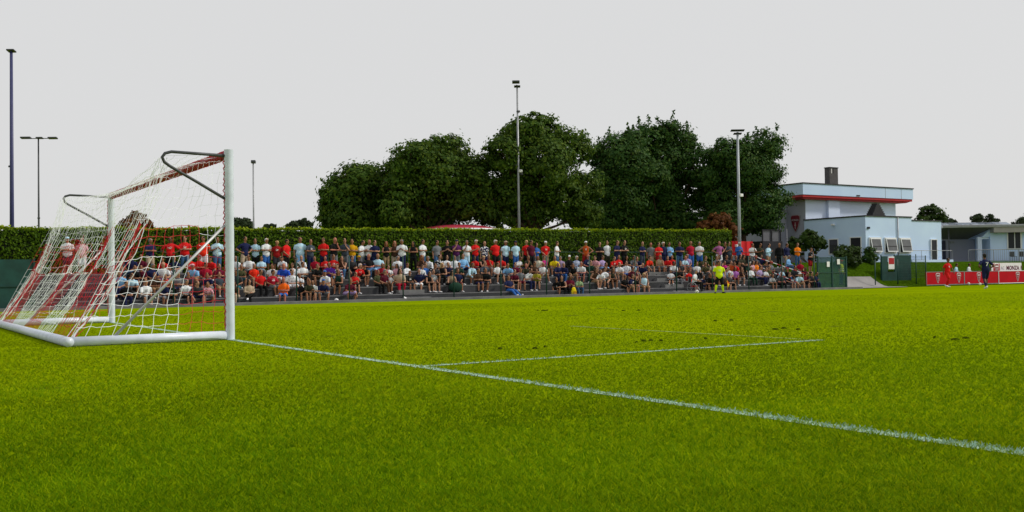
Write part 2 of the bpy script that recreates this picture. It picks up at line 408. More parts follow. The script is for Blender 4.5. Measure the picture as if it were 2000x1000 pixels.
tree('broad olive tree left of the tallest lamp post', 48, [(840, 345, 70), (795, 318, 42), (880, 302, 42), (835, 292, 32), (912, 335, 36), (782, 378, 40), (768, 415, 34), (850, 415, 50), (905, 395, 45), (800, 425, 40), (765, 360, 24)], 60000, .24, 'olive', 12, 840, G1, sprigs=0)
tree('tall spreading tree directly behind the tallest lamp post', 46, [(1045, 330, 70), (1018, 262, 38), (1072, 258, 38), (1112, 288, 40), (972, 302, 38), (938, 365, 36), (955, 405, 36), (1140, 365, 38), (1138, 418, 36), (1045, 408, 44), (1000, 375, 46), (1092, 388, 46), (1040, 240, 22), (925, 345, 22), (985, 428, 24)], 66000, .24, 'olive', 13, 1045, G1, sprigs=0)
tree('dark green tree between the tall lamp post tree and the highest crown', 49, [(1212, 330, 48), (1195, 298, 34), (1232, 285, 32), (1205, 390, 46), (1188, 425, 38), (1250, 420, 42), (1175, 345, 26), (1165, 300, 16)], 45000, .24, 'dark', 14, 1215, G1, sprigs=5)
tree('highest dark green tree with a ragged twiggy top', 48, [(1305, 312, 56), (1272, 268, 34), (1335, 270, 36), (1305, 255, 26), (1355, 325, 42), (1300, 378, 56), (1320, 430, 46), (1260, 350, 36), (1270, 430, 36), (1370, 380, 30)], 57000, .24, 'dark', 15, 1305, G1, sprigs=12)
tree('dark green tree beside the white building, right of the thick lamp post', 44.5, [(1450, 330, 52), (1418, 302, 34), (1482, 290, 36), (1502, 340, 36), (1512, 388, 28), (1418, 388, 42), (1478, 408, 46), (1408, 428, 36), (1495, 430, 32), (1440, 290, 22), (1390, 345, 26), (1450, 430, 34)], 60000, .22, 'dark', 16, 1455, G1, sprigs=7)
tree('copper red maple at the right end of the hedge', 42.5, [(1395, 435, 18), (1415, 430, 16), (1380, 442, 14), (1425, 450, 16), (1405, 452, 18), (1375, 448, 10), (1430, 470, 12)], 9000, .2, 'red', 17, 1415, None, .08, name='maple_tree')
tree('small spreading green tree in front of the shield wall', 39.5, [(1575, 470, 18), (1555, 475, 14), (1596, 473, 14), (1580, 458, 12), (1562, 490, 12), (1608, 480, 8), (1550, 490, 9), (1592, 487, 9), (1585, 505, 8)], 7500, .2, 'mid', 18, 1578, None, .08, name='small_tree', z0=.3)
tree('slim young tree between two white framed windows', 38.6, [(1700, 492, 11), (1696, 505, 10), (1706, 504, 9), (1701, 514, 8)], 3000, .16, 'dark', 19, 1702, None, .04, name='young_tree', z0=.6)
tree('reddish tree seen through the goal over the hedge', 95, [(265, 432, 18), (248, 440, 14), (283, 438, 14), (265, 422, 10)], 5000, .5, 'red', 20, 265, None, .25)
GF = 'distant treetops over the hedge and roofs'
for i, (lab, px, A, lob) in enumerate((
    ('distant treetop just right of the near goal post', 470, 95, [(462, 436, 12), (478, 438, 12), (488, 443, 8)]),
    ('distant low treetop left of the big trees', 585, 100, [(575, 440, 10), (592, 437, 11), (604, 442, 8), (565, 444, 7)]),
    ('tiny distant treetop between two lower ones', 525, 105, [(520, 444, 6), (532, 443, 6)]),
    ('leafy treetop behind the step in the blue roofline', 1822, 75, [(1812, 415, 17), (1830, 418, 17), (1845, 428, 13), (1800, 424, 13), (1820, 405, 9)]),
    ('pair of small crowns behind the flat annex roof', 1920, 90, [(1908, 427, 11), (1935, 427, 10), (1950, 433, 8), (1920, 432, 10)]),
    ('dark tree at the right picture edge behind the annex', 1998, 90, [(1998, 435, 12), (2014, 432, 14), (1985, 440, 8)]),
    ('rounded bush shaped crown behind the blue block', 1862, 85, [(1858, 434, 8), (1868, 438, 8), (1850, 430, 9)]))):
    tree(lab, A, lob, 3600, .34, 'mid' if i == 3 else 'far', 30 + i, px, GF, .15)

# ---------------------------------------------------------------- terrace stand
Y0 = 33.3
TIER_Y = [34.2, 34.95, 35.7, 36.45]; TIER_Z = [-.02, .37, .76, 1.16]
SX0, SX1 = 2.2, 50.2
def stand():
    t = thing('terrace_stand', 'long grey concrete terrace of four tiers full of spectators', 'terrace', (0, 0, 0))
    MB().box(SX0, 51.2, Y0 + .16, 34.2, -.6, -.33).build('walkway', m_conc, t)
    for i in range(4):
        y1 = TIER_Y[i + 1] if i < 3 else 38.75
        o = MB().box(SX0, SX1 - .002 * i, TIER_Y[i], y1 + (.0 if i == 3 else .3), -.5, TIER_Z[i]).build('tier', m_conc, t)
        bevel(o, .012, 1)
        MB().box(SX0 + .01, SX1 - .02, TIER_Y[i] - .012, TIER_Y[i] + .10, TIER_Z[i] - .055, TIER_Z[i] + .006).build('nosing', m_kerb, t)
    for xs in (19.5, 37.6):
        q = MB()
        for k in range(3):
            q.box(xs, xs + 1.5, TIER_Y[k + 1] - .36, TIER_Y[k + 1] - .002, TIER_Z[k] + .004, TIER_Z[k] + .195)
        q.box(xs, xs + 1.5, TIER_Y[0] - .36, TIER_Y[0] - .002, -.329, -.19)
        q.build('aisle_steps', mat('aisle step concrete', (.17, .17, .175), .9, .25, 2, bump=.3, bscale=20), t)
    MB().box(SX1 + .003, 51.2, 34.6, 38.7, -.5, .35).build('landing', m_conc, t)
    k = MB().box(-6, 54.2, Y0 - .12, Y0 + .13, -.6, -.235).build('kerb', m_kerb); bevel(k, .015, 2)
    tag(k, 'low pale concrete kerb along the foot of the stand', 'kerb')
    # boundary fence
    f = thing('boundary_fence', 'dark green wire fence with tall posts in front of the stand', 'fence', (0, Y0, 0))
    xs = [4.9, 7.75, 10.65, 13.49, 16.19, 19.12, 22.06, 24.95, 27.91, 30.87, 34.2, 37.39, 40.31, 43.43, 46.43, 49.49]
    for x in xs:
        MB().tube([(x, .02, -.25), (x, .02, 1.9)], .035, 8).build('post', m_greenpost, f, True)
    q = MB()
    for z in (1.85, .85, -.15):
        q.tube([(4.9, .02, z), (49.5, .02, z)], .004, 4)
    q.build('wire', m_greenpost, f)
    # back handrail
    h = thing('back_handrail', 'thin grey handrail on posts behind the standing crowd', 'railing', (0, 38.4, 1.16))
    q = MB()
    q.tube([(3, 0, 1.08), (50.4, 0, 1.12)], .018, 6); q.build('rail', m_greenpost, h)
    for x in np.arange(3, 50.5, 2.37):
        MB().tube([(x, 0, 0), (x, 0, 1.08)], .02, 6).build('post', m_greenpost, h)
    # sloping stair rails at the right
    for lab, p, e in (('upper red and white taped rail sloping down the terrace', (46.9, 36.6, 2.05), (49.6, 34.2, .72)), ('lower red and white taped rail sloping down the terrace', (47.0, 36.0, 1.30), (48.3, 33.75, .15))):
        s_ = thing('stair_rail', lab, 'railing', p, 0, 'sloping rails on the terrace')
        p = Vector(p); e = Vector(e) - p; n = 14
        a = MB()
        for i in range(n):
            a.cur = i % 2; a.tube([e * (i / n), e * ((i + 1) / n)], .026, 6)
        a.build('taped_rail', [m_whitev, m_red], s_)
        for k in (.05, .97):
            v = e * k; zt = -.33 if k > .5 and p.z < 1.6 else (TIER_Z[0] if k > .5 else TIER_Z[2])
            MB().tube([v, (v.x, v.y, zt - p.z)], .02, 6).build('post', m_steel, s_)
    # left end: dark green windscreen
    ws = thing('windscreen', 'dark green wind screen panel left of the stand', 'screen', (-9, Y0 + .25, -.37))
    MB().box(0, 11.1, 0, .03, .05, 2.15).build('panel', m_greenpanel, ws)
    for x in (.0, 2.7, 5.4, 8.1, 11.1): MB().box(x - .03, x + .03, -.065, -.003, 0, 2.2).build('post', m_greenpost, ws)
    MB().box(.04, 11.06, -.045, -.003, 1.02, 1.06).build('rail', m_greenpost, ws)
stand()

# ---------------------------------------------------------------- lamp posts
def lamp_post(label, px, ytop, A, r0, r1, heads, boxes, m, z0=-.37):
    p = at_a(px, ytop, A); H = p.z - z0
    t = thing('lamp_post', label, 'lamp post', (p.x, A, z0), 0, 'floodlight masts around the ground')
    MB().tube([(0, 0, 0), (0, 0, H * .45), (0, 0, H)], [r0, (r0 + r1) / 2, r1], 10).build('pole', m, t, True)
    a = TH
    for dx, dz, w_, h_ in heads:
        q = MB().box(-w_ / 2, w_ / 2, -.18, .18, -h_ / 2, h_ / 2)
        o = q.build('floodlight', m_dark_steel, t, loc=(dx * math.cos(a), -dx * math.sin(a), H + dz)); o.rotation_euler = (R(-12), 0, -a); bevel(o, .03, 2)
    if len(heads) > 1:
        xx = [h[0] for h in heads]; q = MB().tube([(min(xx) * math.cos(a), -min(xx) * math.sin(a), H - .02), (max(xx) * math.cos(a), -max(xx) * math.sin(a), H - .02)], .035, 6)
        q.build('cross_arm', m_dark_steel, t)
    for dx, z, s_ in boxes:
        o = MB().box(-s_, s_, -s_, s_, -s_ * .7, s_ * .7).build('camera_box', m_whitev if s_ > .12 else m_dark_steel, t, loc=(dx * math.cos(a), -dx * math.sin(a), z)); bevel(o, .03, 2)
    return t
m_blue_pole = mat('violet blue mast paint', (.04, .045, .13), .5, .12, 3)
lamp_post('thick violet blue mast at the left picture edge', 22, 100, 45, .13, .075, [(0, .02, .40, .08)], [(-.1, 7.2, .07)], m_blue_pole)
lamp_post('thin mast carrying three floodlights on a cross arm', 75, 270, 80, .10, .06, [(-1.05, .05, .85, .12), (.1, .02, .55, .1), (1.2, 0, .75, .12)], [(0, 6.6, .1)], m_dark_steel)
lamp_post('thin distant mast right of the near goal post', 494.5, 317, 90, .11, .07, [(.02, .05, .45, .28)], [(-.1, 5.2, .18)], m_steel)
lamp_post('tall grey mast in front of the middle trees', 1010, 166, 44, .11, .055, [(-.08, .2, .50, .12), (0, -.1, .42, .05)], [(.05, 12.2, .1), (.12, 8.2, .13), (-.14, 8.6, .08), (.2, 8.0, .09)], m_steel)
lamp_post('thick pale grey mast in front of the right trees', 1440.5, 258, 41, .15, .085, [(0, .12, 1.0, .07), (0, -.12, .6, .06)], [(.12, 6.9, .16), (-.2, 3.2, .14)], mat('pale mast steel', (.33, .36, .40), .45, .1, 4, metal=.2))

# ---------------------------------------------------------------- rising ground at the right
def bank_z(x, y):
    t = min(1, max(0, (y - 36.4) / 2.5)); k = min(1, max(0, (x - 50.3) / 3.6)) * min(1, max(0, (130 - x) / 9)) * min(1, max(0, (90 - y) / 9))
    return -.366 + (1.55 + .366) * (t * t * (3 - 2 * t)) * k
def on_bank(px, py):
    d = ray(px, py); best = None
    for i in range(280):
        a = 33.6 + i * .02; t = (a - CA) / d.y; x = CB + d.x * t; z = CH + d.z * t
        if z <= bank_z(x, a): return Vector((x, a, bank_z(x, a)))
    return Vector((x, a, bank_z(x, a)))
def bank():
    xs = [50.3 + .5 * i for i in range(58)] + [84, 120, 130]; ys = [34.6 + .25 * i for i in range(22)] + [46, 80, 90]
    V = [(x, y, bank_z(x, y)) for y in ys for x in xs]; n = len(xs)
    Fs = [(j * n + i, j * n + i + 1, (j + 1) * n + i + 1, (j + 1) * n + i) for j in range(len(ys) - 1) for i in range(n - 1)]
    struct(MB().add(V, Fs).build('grass_bank', mat('bank turf', (.035, .072, .003), .9, .4, 6, bump=.6, spec=0), smooth=True))  # shade over the lawn is put into this darker green
    # concrete path climbing the bank beside the gate
    P = MB(); pts = []; n = 14
    l0, l1, r0, r1 = on_bank(1650, 565), on_bank(1652, 541.5), on_bank(1716, 561), on_bank(1700, 541.5)
    l0.y = 33.6; r0.y = 33.75
    for i in range(n + 1):
        u = i / n
        L = l0.lerp(l1, u); Q = r0.lerp(r1, u); Q.x += 1.1 * math.sin(math.pi * u)
        for j in range(9):
            p = L.lerp(Q, j / 8); pts.append((p.x, p.y, max(gz(p.y), bank_z(p.x, p.y)) + .035))
    P.add(pts, [(9 * i + j, 9 * i + j + 1, 9 * i + j + 10, 9 * i + j + 9) for i in range(n) for j in range(8)])
    struct(P.build('path', m_path))
bank()

# ---------------------------------------------------------------- emblem shields
def shield_poly(w_, h_, k=1.0, n=10):
    pts = [(-w_ * .46, h_ * .44), (-w_ * .5, h_ * .36)]
    for i in range(n + 1):
        u = i / n; pts.append((-w_ * .5 * (1 - u ** 2.1) * (1 - .12 * math.sin(u * 3.14)), h_ * (.30 - .80 * u)))
    R_ = [(-x, z) for x, z in reversed(pts[:-1])]
    top = [(w_ * .3, h_ * .5), (-w_ * .3, h_ * .5)]
    pts = pts + R_ + top
    return [(x * k, z * k) for x, z in pts]
def shield(parent, w_, h_, loc, rz=0, white=None, inner=None):
    b = MB().prism(shield_poly(w_, h_), -.012, 0).build('emblem', white or m_whitev, parent, loc=loc); b.rotation_euler = (0, 0, rz)
    MB().prism(shield_poly(w_, h_, .84), -.018, -.013).build('field', inner or m_maroon, b)
    q = MB().box(-w_ * .34, w_ * .34, -.022, -.019, h_ * .17, h_ * .29)
    q.box(-w_ * .03, w_ * .03, -.022, -.019, -h_ * .30, h_ * .10).box(-w_ * .10, w_ * .10, -.0225, -.0221, -h_ * .06, -h_ * .02)
    q.prism([(-w_ * .1, h_ * .02), (0, -h_ * .02), (w_ * .1, h_ * .02), (0, h_ * .12)], -.0228, -.0226)
    q.build('charge', white or m_whitev, b)
    return b
def text_mesh(body, size, m, parent, loc, rz=0, ext=.004, name='lettering', sx=1.0, bold=.012):
    cu = bpy.data.curves.new(name, 'FONT'); cu.body = body; cu.size = size; cu.align_x = 'CENTER'; cu.align_y = 'CENTER'; cu.extrude = ext; cu.offset = bold * size; cu.space_character = 1.05
    tmp = bpy.data.objects.new('tmp', cu); COL.objects.link(tmp)
    dg = bpy.context.evaluated_depsgraph_get(); me = bpy.data.meshes.new_from_object(tmp.evaluated_get(dg))
    bpy.data.objects.remove(tmp); bpy.data.curves.remove(cu)
    me.transform(Matrix.Rotation(R(90), 4, 'X') @ Matrix.Scale(sx, 4, (1, 0, 0))); me.materials.clear(); me.materials.append(m)
    o = bpy.data.objects.new(name, me); COL.objects.link(o); o.parent = parent; o.location = loc; o.rotation_euler = (0, 0, rz); return o

# ---------------------------------------------------------------- main building
BX, BY = 62.14, 39.16
def window(parent, x0, x1, z0, z1, y, axis='y', slant=False):
    """window set proud of a wall; axis 'y': wall faces -y at y; axis 'x': wall faces -x at x=y, x0..x1 are y values"""
    t = .07
    q = MB().box(x0 - t, x0, -.05, .05, z0 - t, z1 + t).box(x1, x1 + t, -.05, .05, z0 - t, z1 + t).box(x0, x1, -.05, .05, z1, z1 + t).box(x0, x1, -.07, .05, z0 - t, z0)
    g = MB().box(x0, x1, -.012, .02, z0, z1)
    fr = q.build('window', m_frame, parent); pn = g.build('pane', m_glass, fr)
    if slant:
        # sash tilted out at the bottom, hinged at the head
        s_ = MB().box(x0 + .03, x1 - .03, -.04, 0, -(z1 - z0) + .04, 0).build('sash', m_frame, fr, loc=(0, -.05, z1 - .01)); s_.rotation_euler = (R(-10), 0, 0)
        MB().box(x0 + .1, x1 - .1, -.048, -.041, -(z1 - z0) + .12, -.07).build('sash_pane', mat('blind behind glass', (.10, .105, .115), .25, .3, 1.2, spec=.5), s_)
        MB().box(x0 + .1, x1 - .1, -.052, -.0485, -(z1 - z0) * .62, -(z1 - z0) * .55).build('sash_bar', m_dark, s_)
    fr.location = (0, y, 0) if axis == 'y' else (y, 0, 0)
    if axis == 'x': fr.rotation_euler = (0, 0, R(-90)); 
    return fr
def building():
    t = thing('club_building', 'white and pale blue two storey club building with red roof line', 'building', (0, 0, 0))
    zt = 5.12
    MB().box(BX, 67.82, BY, 45.3, .5, zt).build('wall', m_wall, t)
    MB().box(67.823, 71.7, BY + .003, 52, .5, 4.88).build('wall', m_wall, t)
    e = MB().box(BX - .06, 67.88, BY - .06, 45.34, zt + .001, zt + .1); e.build('roof_edge', m_roofedge, t)
    MB().box(67.885, 71.76, BY - .06, 52.1, 4.881, 4.97).build('roof_edge', m_roofedge, t)
    # windows of the front
    for a, b in ((62.55, 63.83), (64.40, 65.70), (66.23, 67.50)):
        window(t, a, b, 2.30, 3.42, BY - .05, slant=True)
    fr = window(t, 70.25, 70.95, 1.62, 3.34, BY - .05)
    MB().tube([(66.0, BY - .07, .9), (66.0, BY - .07, zt)], .045, 8).build('downpipe', m_steel, t, True)
    # left flank: window and door, written in the flank's own frame
    for (y0, y1, z0, z1) in ((41.86, 42.70, 2.30, 3.42), (39.62, 40.58, 1.6, 3.48)):
        q = MB().box(BX - .05, BX - .001, y0 - .08, y0, z0 - .08, z1 + .08).box(BX - .05, BX - .001, y1, y1 + .08, z0 - .08, z1 + .08).box(BX - .05, BX - .001, y0, y1, z1, z1 + .08).box(BX - .06, BX - .001, y0, y1, z0 - .08, z0)
        f = q.build('window' if z0 > 2 else 'doorway', m_frame, t); MB().box(BX - .02, BX - .002, y0, y1, z0, z1).build('pane' if z0 > 2 else 'door', m_glass if z0 > 2 else m_dark, f)
        if z0 > 2: MB().box(BX - .03, BX - .021, y0 + .04, y1 - .04, z0 + .7, z1 - .04).build('blind', mat('dark blind', (.05, .05, .07), .7, .2, 3), f)
    for (x, y, z) in ((62.32, BY - .09, 4.15),):
        bevel(MB().box(x - .02, x + .28, y, y + .085, z, z + .16).build('wall_lamp', m_dark, t), .02)
    bevel(MB().box(BX - .22, BX - .002, 42.1, 42.35, 4.55, 4.68).build('flood_lamp', m_whitev, t), .02)
    # upper storey
    UY = 45.3; yf = UY - .76
    UX0, UX1 = at_a(1574, 400, UY).x, at_a(1750, 400, UY).x
    qa, qb = at_a(1568, 358, yf), at_a(1783, 366, yf); fx0, fx1 = qa.x, qb.x; fz1 = (qa.z + qb.z) / 2
    fz0 = (at_a(1568, 381.5, yf).z + at_a(1783, 387.5, yf).z) / 2; rz = fz0 - .30
    MB().box(UX0, UX1, UY + .05, 54.9, 5.0, rz - .05).build('upper_wall', m_wallw, t)
    p0, p1 = at_a(1618, 400, UY - .2).x, at_a(1640, 400, UY - .2).x
    MB().box(p0, p1, UY - .22, UY + .047, 5.0, rz - .05).build('upper_pier', m_wallw, t)
    MB().box(fx0 + .05, fx1 - .06, UY - .7, 55.0, fz0 - .2, fz0 - .003).build('roof_soffit', m_red, t)
    MB().prism([(fx0 + .4, rz - .04), (fx1 - .65, rz - .04), (fx1 - .08, fz0 - .203), (fx0 + .06, fz0 - .203)], UY - .5, 54.95).build('soffit_slope', m_red, t)
    MB().box(fx0, fx1, yf, 55.06, fz0, fz1 - .09).build('roof_fascia', m_wall, t)
    MB().box(fx0 - .06, fx1 + .06, yf - .06, 55.1, fz1 - .087, fz1).build('roof_edge', m_roofedge, t)
    lx = at_a(1676, 381, yf).x
    MB().box(lx - .22, lx + .22, yf - .04, yf - .002, fz0 + .06, fz0 + .15).build('wall_lamp', m_dark, t)
    for px in (1729, 1760):
        x = at_a(px, 375, yf).x; MB().box(x, x + .03, yf - .012, yf - .0005, fz0 + .01, fz1 - .1).build('panel_joint', m_steel, t)
    c0, c1 = at_a(1620, 326, 47.5), at_a(1637, 358, 47.5)
    ch = MB().box(c0.x, c1.x, 47.5, 48.05, fz1 - .02, c0.z - .08).build('chimney', mat('chimney brick', (.085, .08, .085), .9, .2, 4, bump=.4), t)
    MB().box(c0.x - .04, c1.x + .04, 47.46, 48.09, c0.z - .077, c0.z).build('cap', m_roofedge, ch)
    MB().box(c0.x + .22, c0.x + .30, 47.49, 47.499, c0.z - .55, c0.z - .14).build('slot', m_whitev, ch); MB().box(c0.x + .45, c0.x + .53, 47.49, 47.499, c0.z - .55, c0.z - .14).build('slot', m_dark, ch)
    # stepped gable vent on the lower roof
    q = MB()
    for i in range(7): q.box(64.75 + .115 * i, 66.45 - .115 * i, 40.55 + .01 * i, 41.2 - .01 * i, 5.225 + .16 * i, 5.385 + .16 * i - .002)
    q.build('stepped_vent', mat('dark vent tiles', (.03, .03, .035), .8, .2, 5), t)
    # tall grey wing on the left
    we = at_b(1537, 440, UX0 - .01).y
    MB().box(UX0 - .012, UX0 + 3, UY + .06, we, .3, rz - .06).build('wing_wall', m_greywall, t)
    x0 = at_a(1507, 450, we + .01).x
    MB().box(x0, UX0 - .02, we + .01, 55, .3, 6.2).build('wing_wall', m_greywall, t)
    # big shield hung on the grey flank
    fl = UX0 - .03; p0, p1 = at_b(1545, 420, fl), at_b(1564, 453, fl)
    s_ = thing('wall_shield', 'large dark red crest shield hanging on the grey wall', 'crest', (fl, (p0.y + p1.y) / 2, (p0.z + p1.z) / 2), R(-90))
    W_, H_ = abs(p0.y - p1.y) * 1.0, abs(p0.z - p1.z) * 1.0
    MB().prism(shield_poly(W_, H_), -.06, 0).build('border', mat('shield silver edge', (.35, .30, .32), .5, .1, 3), s_)
    MB().prism(shield_poly(W_, H_, .9), -.085, -.061).build('field', mat('shield red', (.16, .008, .02), .5, .1, 3), s_)
    MB().box(-W_ * .36, W_ * .36, -.095, -.086, H_ * .10, H_ * .27).build('band', mat('shield dark band', (.10, .008, .02), .5, .1, 3), s_)
    text_mesh('MONZA', W_ * .2, mat('shield lettering', (.5, .42, .44), .5, .05, 3), s_, (0, -.1, H_ * .185), sx=1.0)
    MB().box(-W_ * .025, W_ * .025, -.095, -.086, -H_ * .32, H_ * .06).box(-W_ * .09, W_ * .09, -.0955, -.0952, -H_ * .12, -H_ * .08).build('charge', mat('shield lettering', (.5, .42, .44)), s_)
building()

# ---------------------------------------------------------------- annex (square to the picture)
def annex():
    o = at_d(1840, 510, 94); k = 94 / F
    t = thing('annex', 'low white flat roofed annex with a deep dark porch', 'building', (o.x, o.y, 0), -TH)
    def X(px): return (px - 1840) * k
    def Z(py, px=1840): return CH + (529.5 - .0137 * (px - 1840) - py) * k
    rz0, rz1 = Z(447), Z(442)
    # roof slab, sagging soffit towards the porch wall
    rf = MB().box(X(1838), X(2100), -.6, 12, Z(445.5), Z(440.5)).build('roof', m_whitev, t)
    MB().box(X(1838) - .04, X(2100), -.66, -.603, Z(445), Z(441)).build('gutter', m_steel, rf)
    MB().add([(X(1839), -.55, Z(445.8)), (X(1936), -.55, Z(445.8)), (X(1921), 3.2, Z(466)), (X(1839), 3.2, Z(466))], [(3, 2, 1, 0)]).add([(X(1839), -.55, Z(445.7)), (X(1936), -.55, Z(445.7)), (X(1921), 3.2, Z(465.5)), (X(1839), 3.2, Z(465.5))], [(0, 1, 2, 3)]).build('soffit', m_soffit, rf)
    MB().box(X(1937), X(2100), -.55, .6, Z(456), Z(446)).build('soffit', mat('pale soffit', (.34, .32, .31), .8, .1, 3), rf)
    for i in range(9): 
        p = MB().box(-.75, .75, -.5, .5, -.02, .02).build('solar_panel', mat('solar panel glass', (.12, .17, .25), .15, .2, 2, spec=.6), rf, loc=(X(1850) + i * .66 * 1.05, 1.2, Z(437))); p.rotation_euler = (R(16), 0, 0)
    # walls
    MB().box(X(1838), X(1871), 3.22, 9, .6, Z(466)).build('wall', m_wall, t)
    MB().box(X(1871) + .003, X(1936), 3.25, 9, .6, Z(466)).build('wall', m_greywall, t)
    MB().box(X(1937), X(2100), .2, 9, .6, Z(455)).build('wall', m_wall, t)
    MB().prism([(X(1922), Z(464)), (X(1937) - .003, Z(464)), (X(1937) - .003, Z(449))], .25, 3.2).build('gable_cheek', m_wall, t)
    MB().box(X(1914), X(1922), .35, .65, Z(515), Z(464)).build('pillar', m_wallw, t)
    MB().box(X(1915), X(1937) - .004, .4, .6, Z(468), Z(464) - .003).build('beam', m_wallw, t)
    MB().box(X(1869), X(1876), 3.14, 3.21, Z(512), Z(468)).build('door', mat('dark blue door', (.02, .025, .06), .5, .1, 3), t)
    MB().box(X(1885), X(1893), 3.05, 3.24, Z(474), Z(470)).build('air_conditioner', m_steel, t)
    MB().tube([(X(1851.5), -.3, .6), (X(1851.5), -.3, Z(446))], .06, 8).build('porch_post', m_dark_steel, t, True)
    fr = MB().box(X(1969), X(1998), .12, .198, Z(488), Z(454.5)).build('window', m_frame, t)
    MB().box(X(1971.5), X(1983), .10, .118, Z(487), Z(456)).box(X(1985), X(1995), .10, .118, Z(487), Z(456)).build('pane', m_glass, fr)
    bevel(MB().box(X(1944), X(1950), .02, .198, Z(457), Z(453)).build('wall_lamp', m_steel, t), .02)
    # terrace and plinth
    MB().box(X(1795), X(2100), -2.2, 3.2, -.3, Z(513)).build('terrace', m_kerb, t)
    MB().box(X(1795), X(2100), -2.26, -2.203, Z(516.5), Z(513)).build('plinth_stripe', m_maroon, t)
    MB().box(X(1735), X(1793), -1.4, -1.2, .2, Z(529)).box(X(1735), X(1793), -1.45, -1.402, Z(526), Z(522)).build('side_wall', m_maroon, t)
    r_ = thing('terrace_railing', 'grey barred railing along the annex terrace', 'railing', (o.x, o.y, 0), -TH)
    q = MB(); q.tube([(X(1872), -2.1, Z(490)), (X(2100), -2.1, Z(490))], .03, 6).tube([(X(1872), -2.1, Z(511)), (X(2100), -2.1, Z(511))], .02, 6); q.build('rail', m_steel, r_)
    q = MB()
    for x in np.arange(X(1872), X(2090), .19): q.tube([(x, -2.1, Z(511.5)), (x, -2.1, Z(490))], .011, 4)
    b_ = q.build('bars', m_steel, r_); b_['kind'] = 'stuff'
    for x in (1872, 1920, 1968, 2016): MB().tube([(X(x), -2.1, Z(513)), (X(x), -2.1, Z(489.5))], .03, 6).build('post', m_steel, r_)
    # table and chairs silhouettes on the terrace
    for lab, px in (('dark cafe chair on the terrace nearer the pillar', 1966), ('dark cafe chair on the terrace beside the window', 1984)):
        c = thing('terrace_chair', lab, 'chair', (o.x, o.y, 0), -TH, 'chairs on the annex terrace')
        x, zf = X(px), Z(513)
        MB().box(x - .22, x + .22, -1.5, -1.06, zf + .42, zf + .46).build('seat', m_dark_steel, c)
        MB().box(x - .22, x + .22, -1.06, -1.02, zf + .47, zf + .9).build('backrest', m_dark_steel, c)
        for dx in (-.2, .2):
            for y in (-1.48, -1.06): MB().box(x + dx - .015, x + dx + .015, y - .015, y + .015, zf, zf + .419).build('leg', m_dark_steel, c)
    # small hedge below the terrace
    rng = np.random.default_rng(9); n = 2600
    C = np.stack([rng.uniform(X(1862), X(1932), n), -3.0 + rng.uniform(-.3, .3, n), Z(529) + rng.uniform(0, 1, n) * (Z(515.5) - Z(529))], 1)
    h = thing('low_hedge', 'low dark green hedge behind the two people at the boards', 'hedge', (o.x, o.y, 0), -TH)
    quads_object('foliage', leaf_quads(C, np.tile([0, -1., .3], (n, 1)), rng.uniform(.1, .2, n), rng, .7), leaf_mat('mid'), h)
    MB().box(X(1863), X(1931), -3.2, -2.8, Z(545), Z(518)).build('twigs', mat('hedge twigs', (.012, .02, .006)), h)
annex()
def low_wall():
    p0, p1 = at_a(1782, 527, 38.75), at_a(1862, 507, 38.75)
    t = thing('low_wall', 'low pale blue wall with a maroon foot right of the green screen', 'wall', (p0.x, 38.75, 1.2))
    MB().box(0, p1.x - p0.x, 0, .2, p0.z - 1.2 + .30, p1.z - 1.2).build('wall_face', m_wall, t)
    MB().box(-.02, p1.x - p0.x + .02, -.04, .2, 0, p0.z - 1.2 + .297).build('wall_foot', m_maroon, t)
    q = MB(); L = p1.x - p0.x
    q.tube([(0, .1, p1.z - 1.2 + .75), (L, .1, p1.z - 1.2 + .75)], .02, 6); q.build('rail', m_steel, t)
    for i in range(5): MB().tube([(L * i / 4, .1, p1.z - 1.2 - .02), (L * i / 4, .1, p1.z - 1.2 + .75)], .018, 6).build('rail_post', m_steel, t)
low_wall()

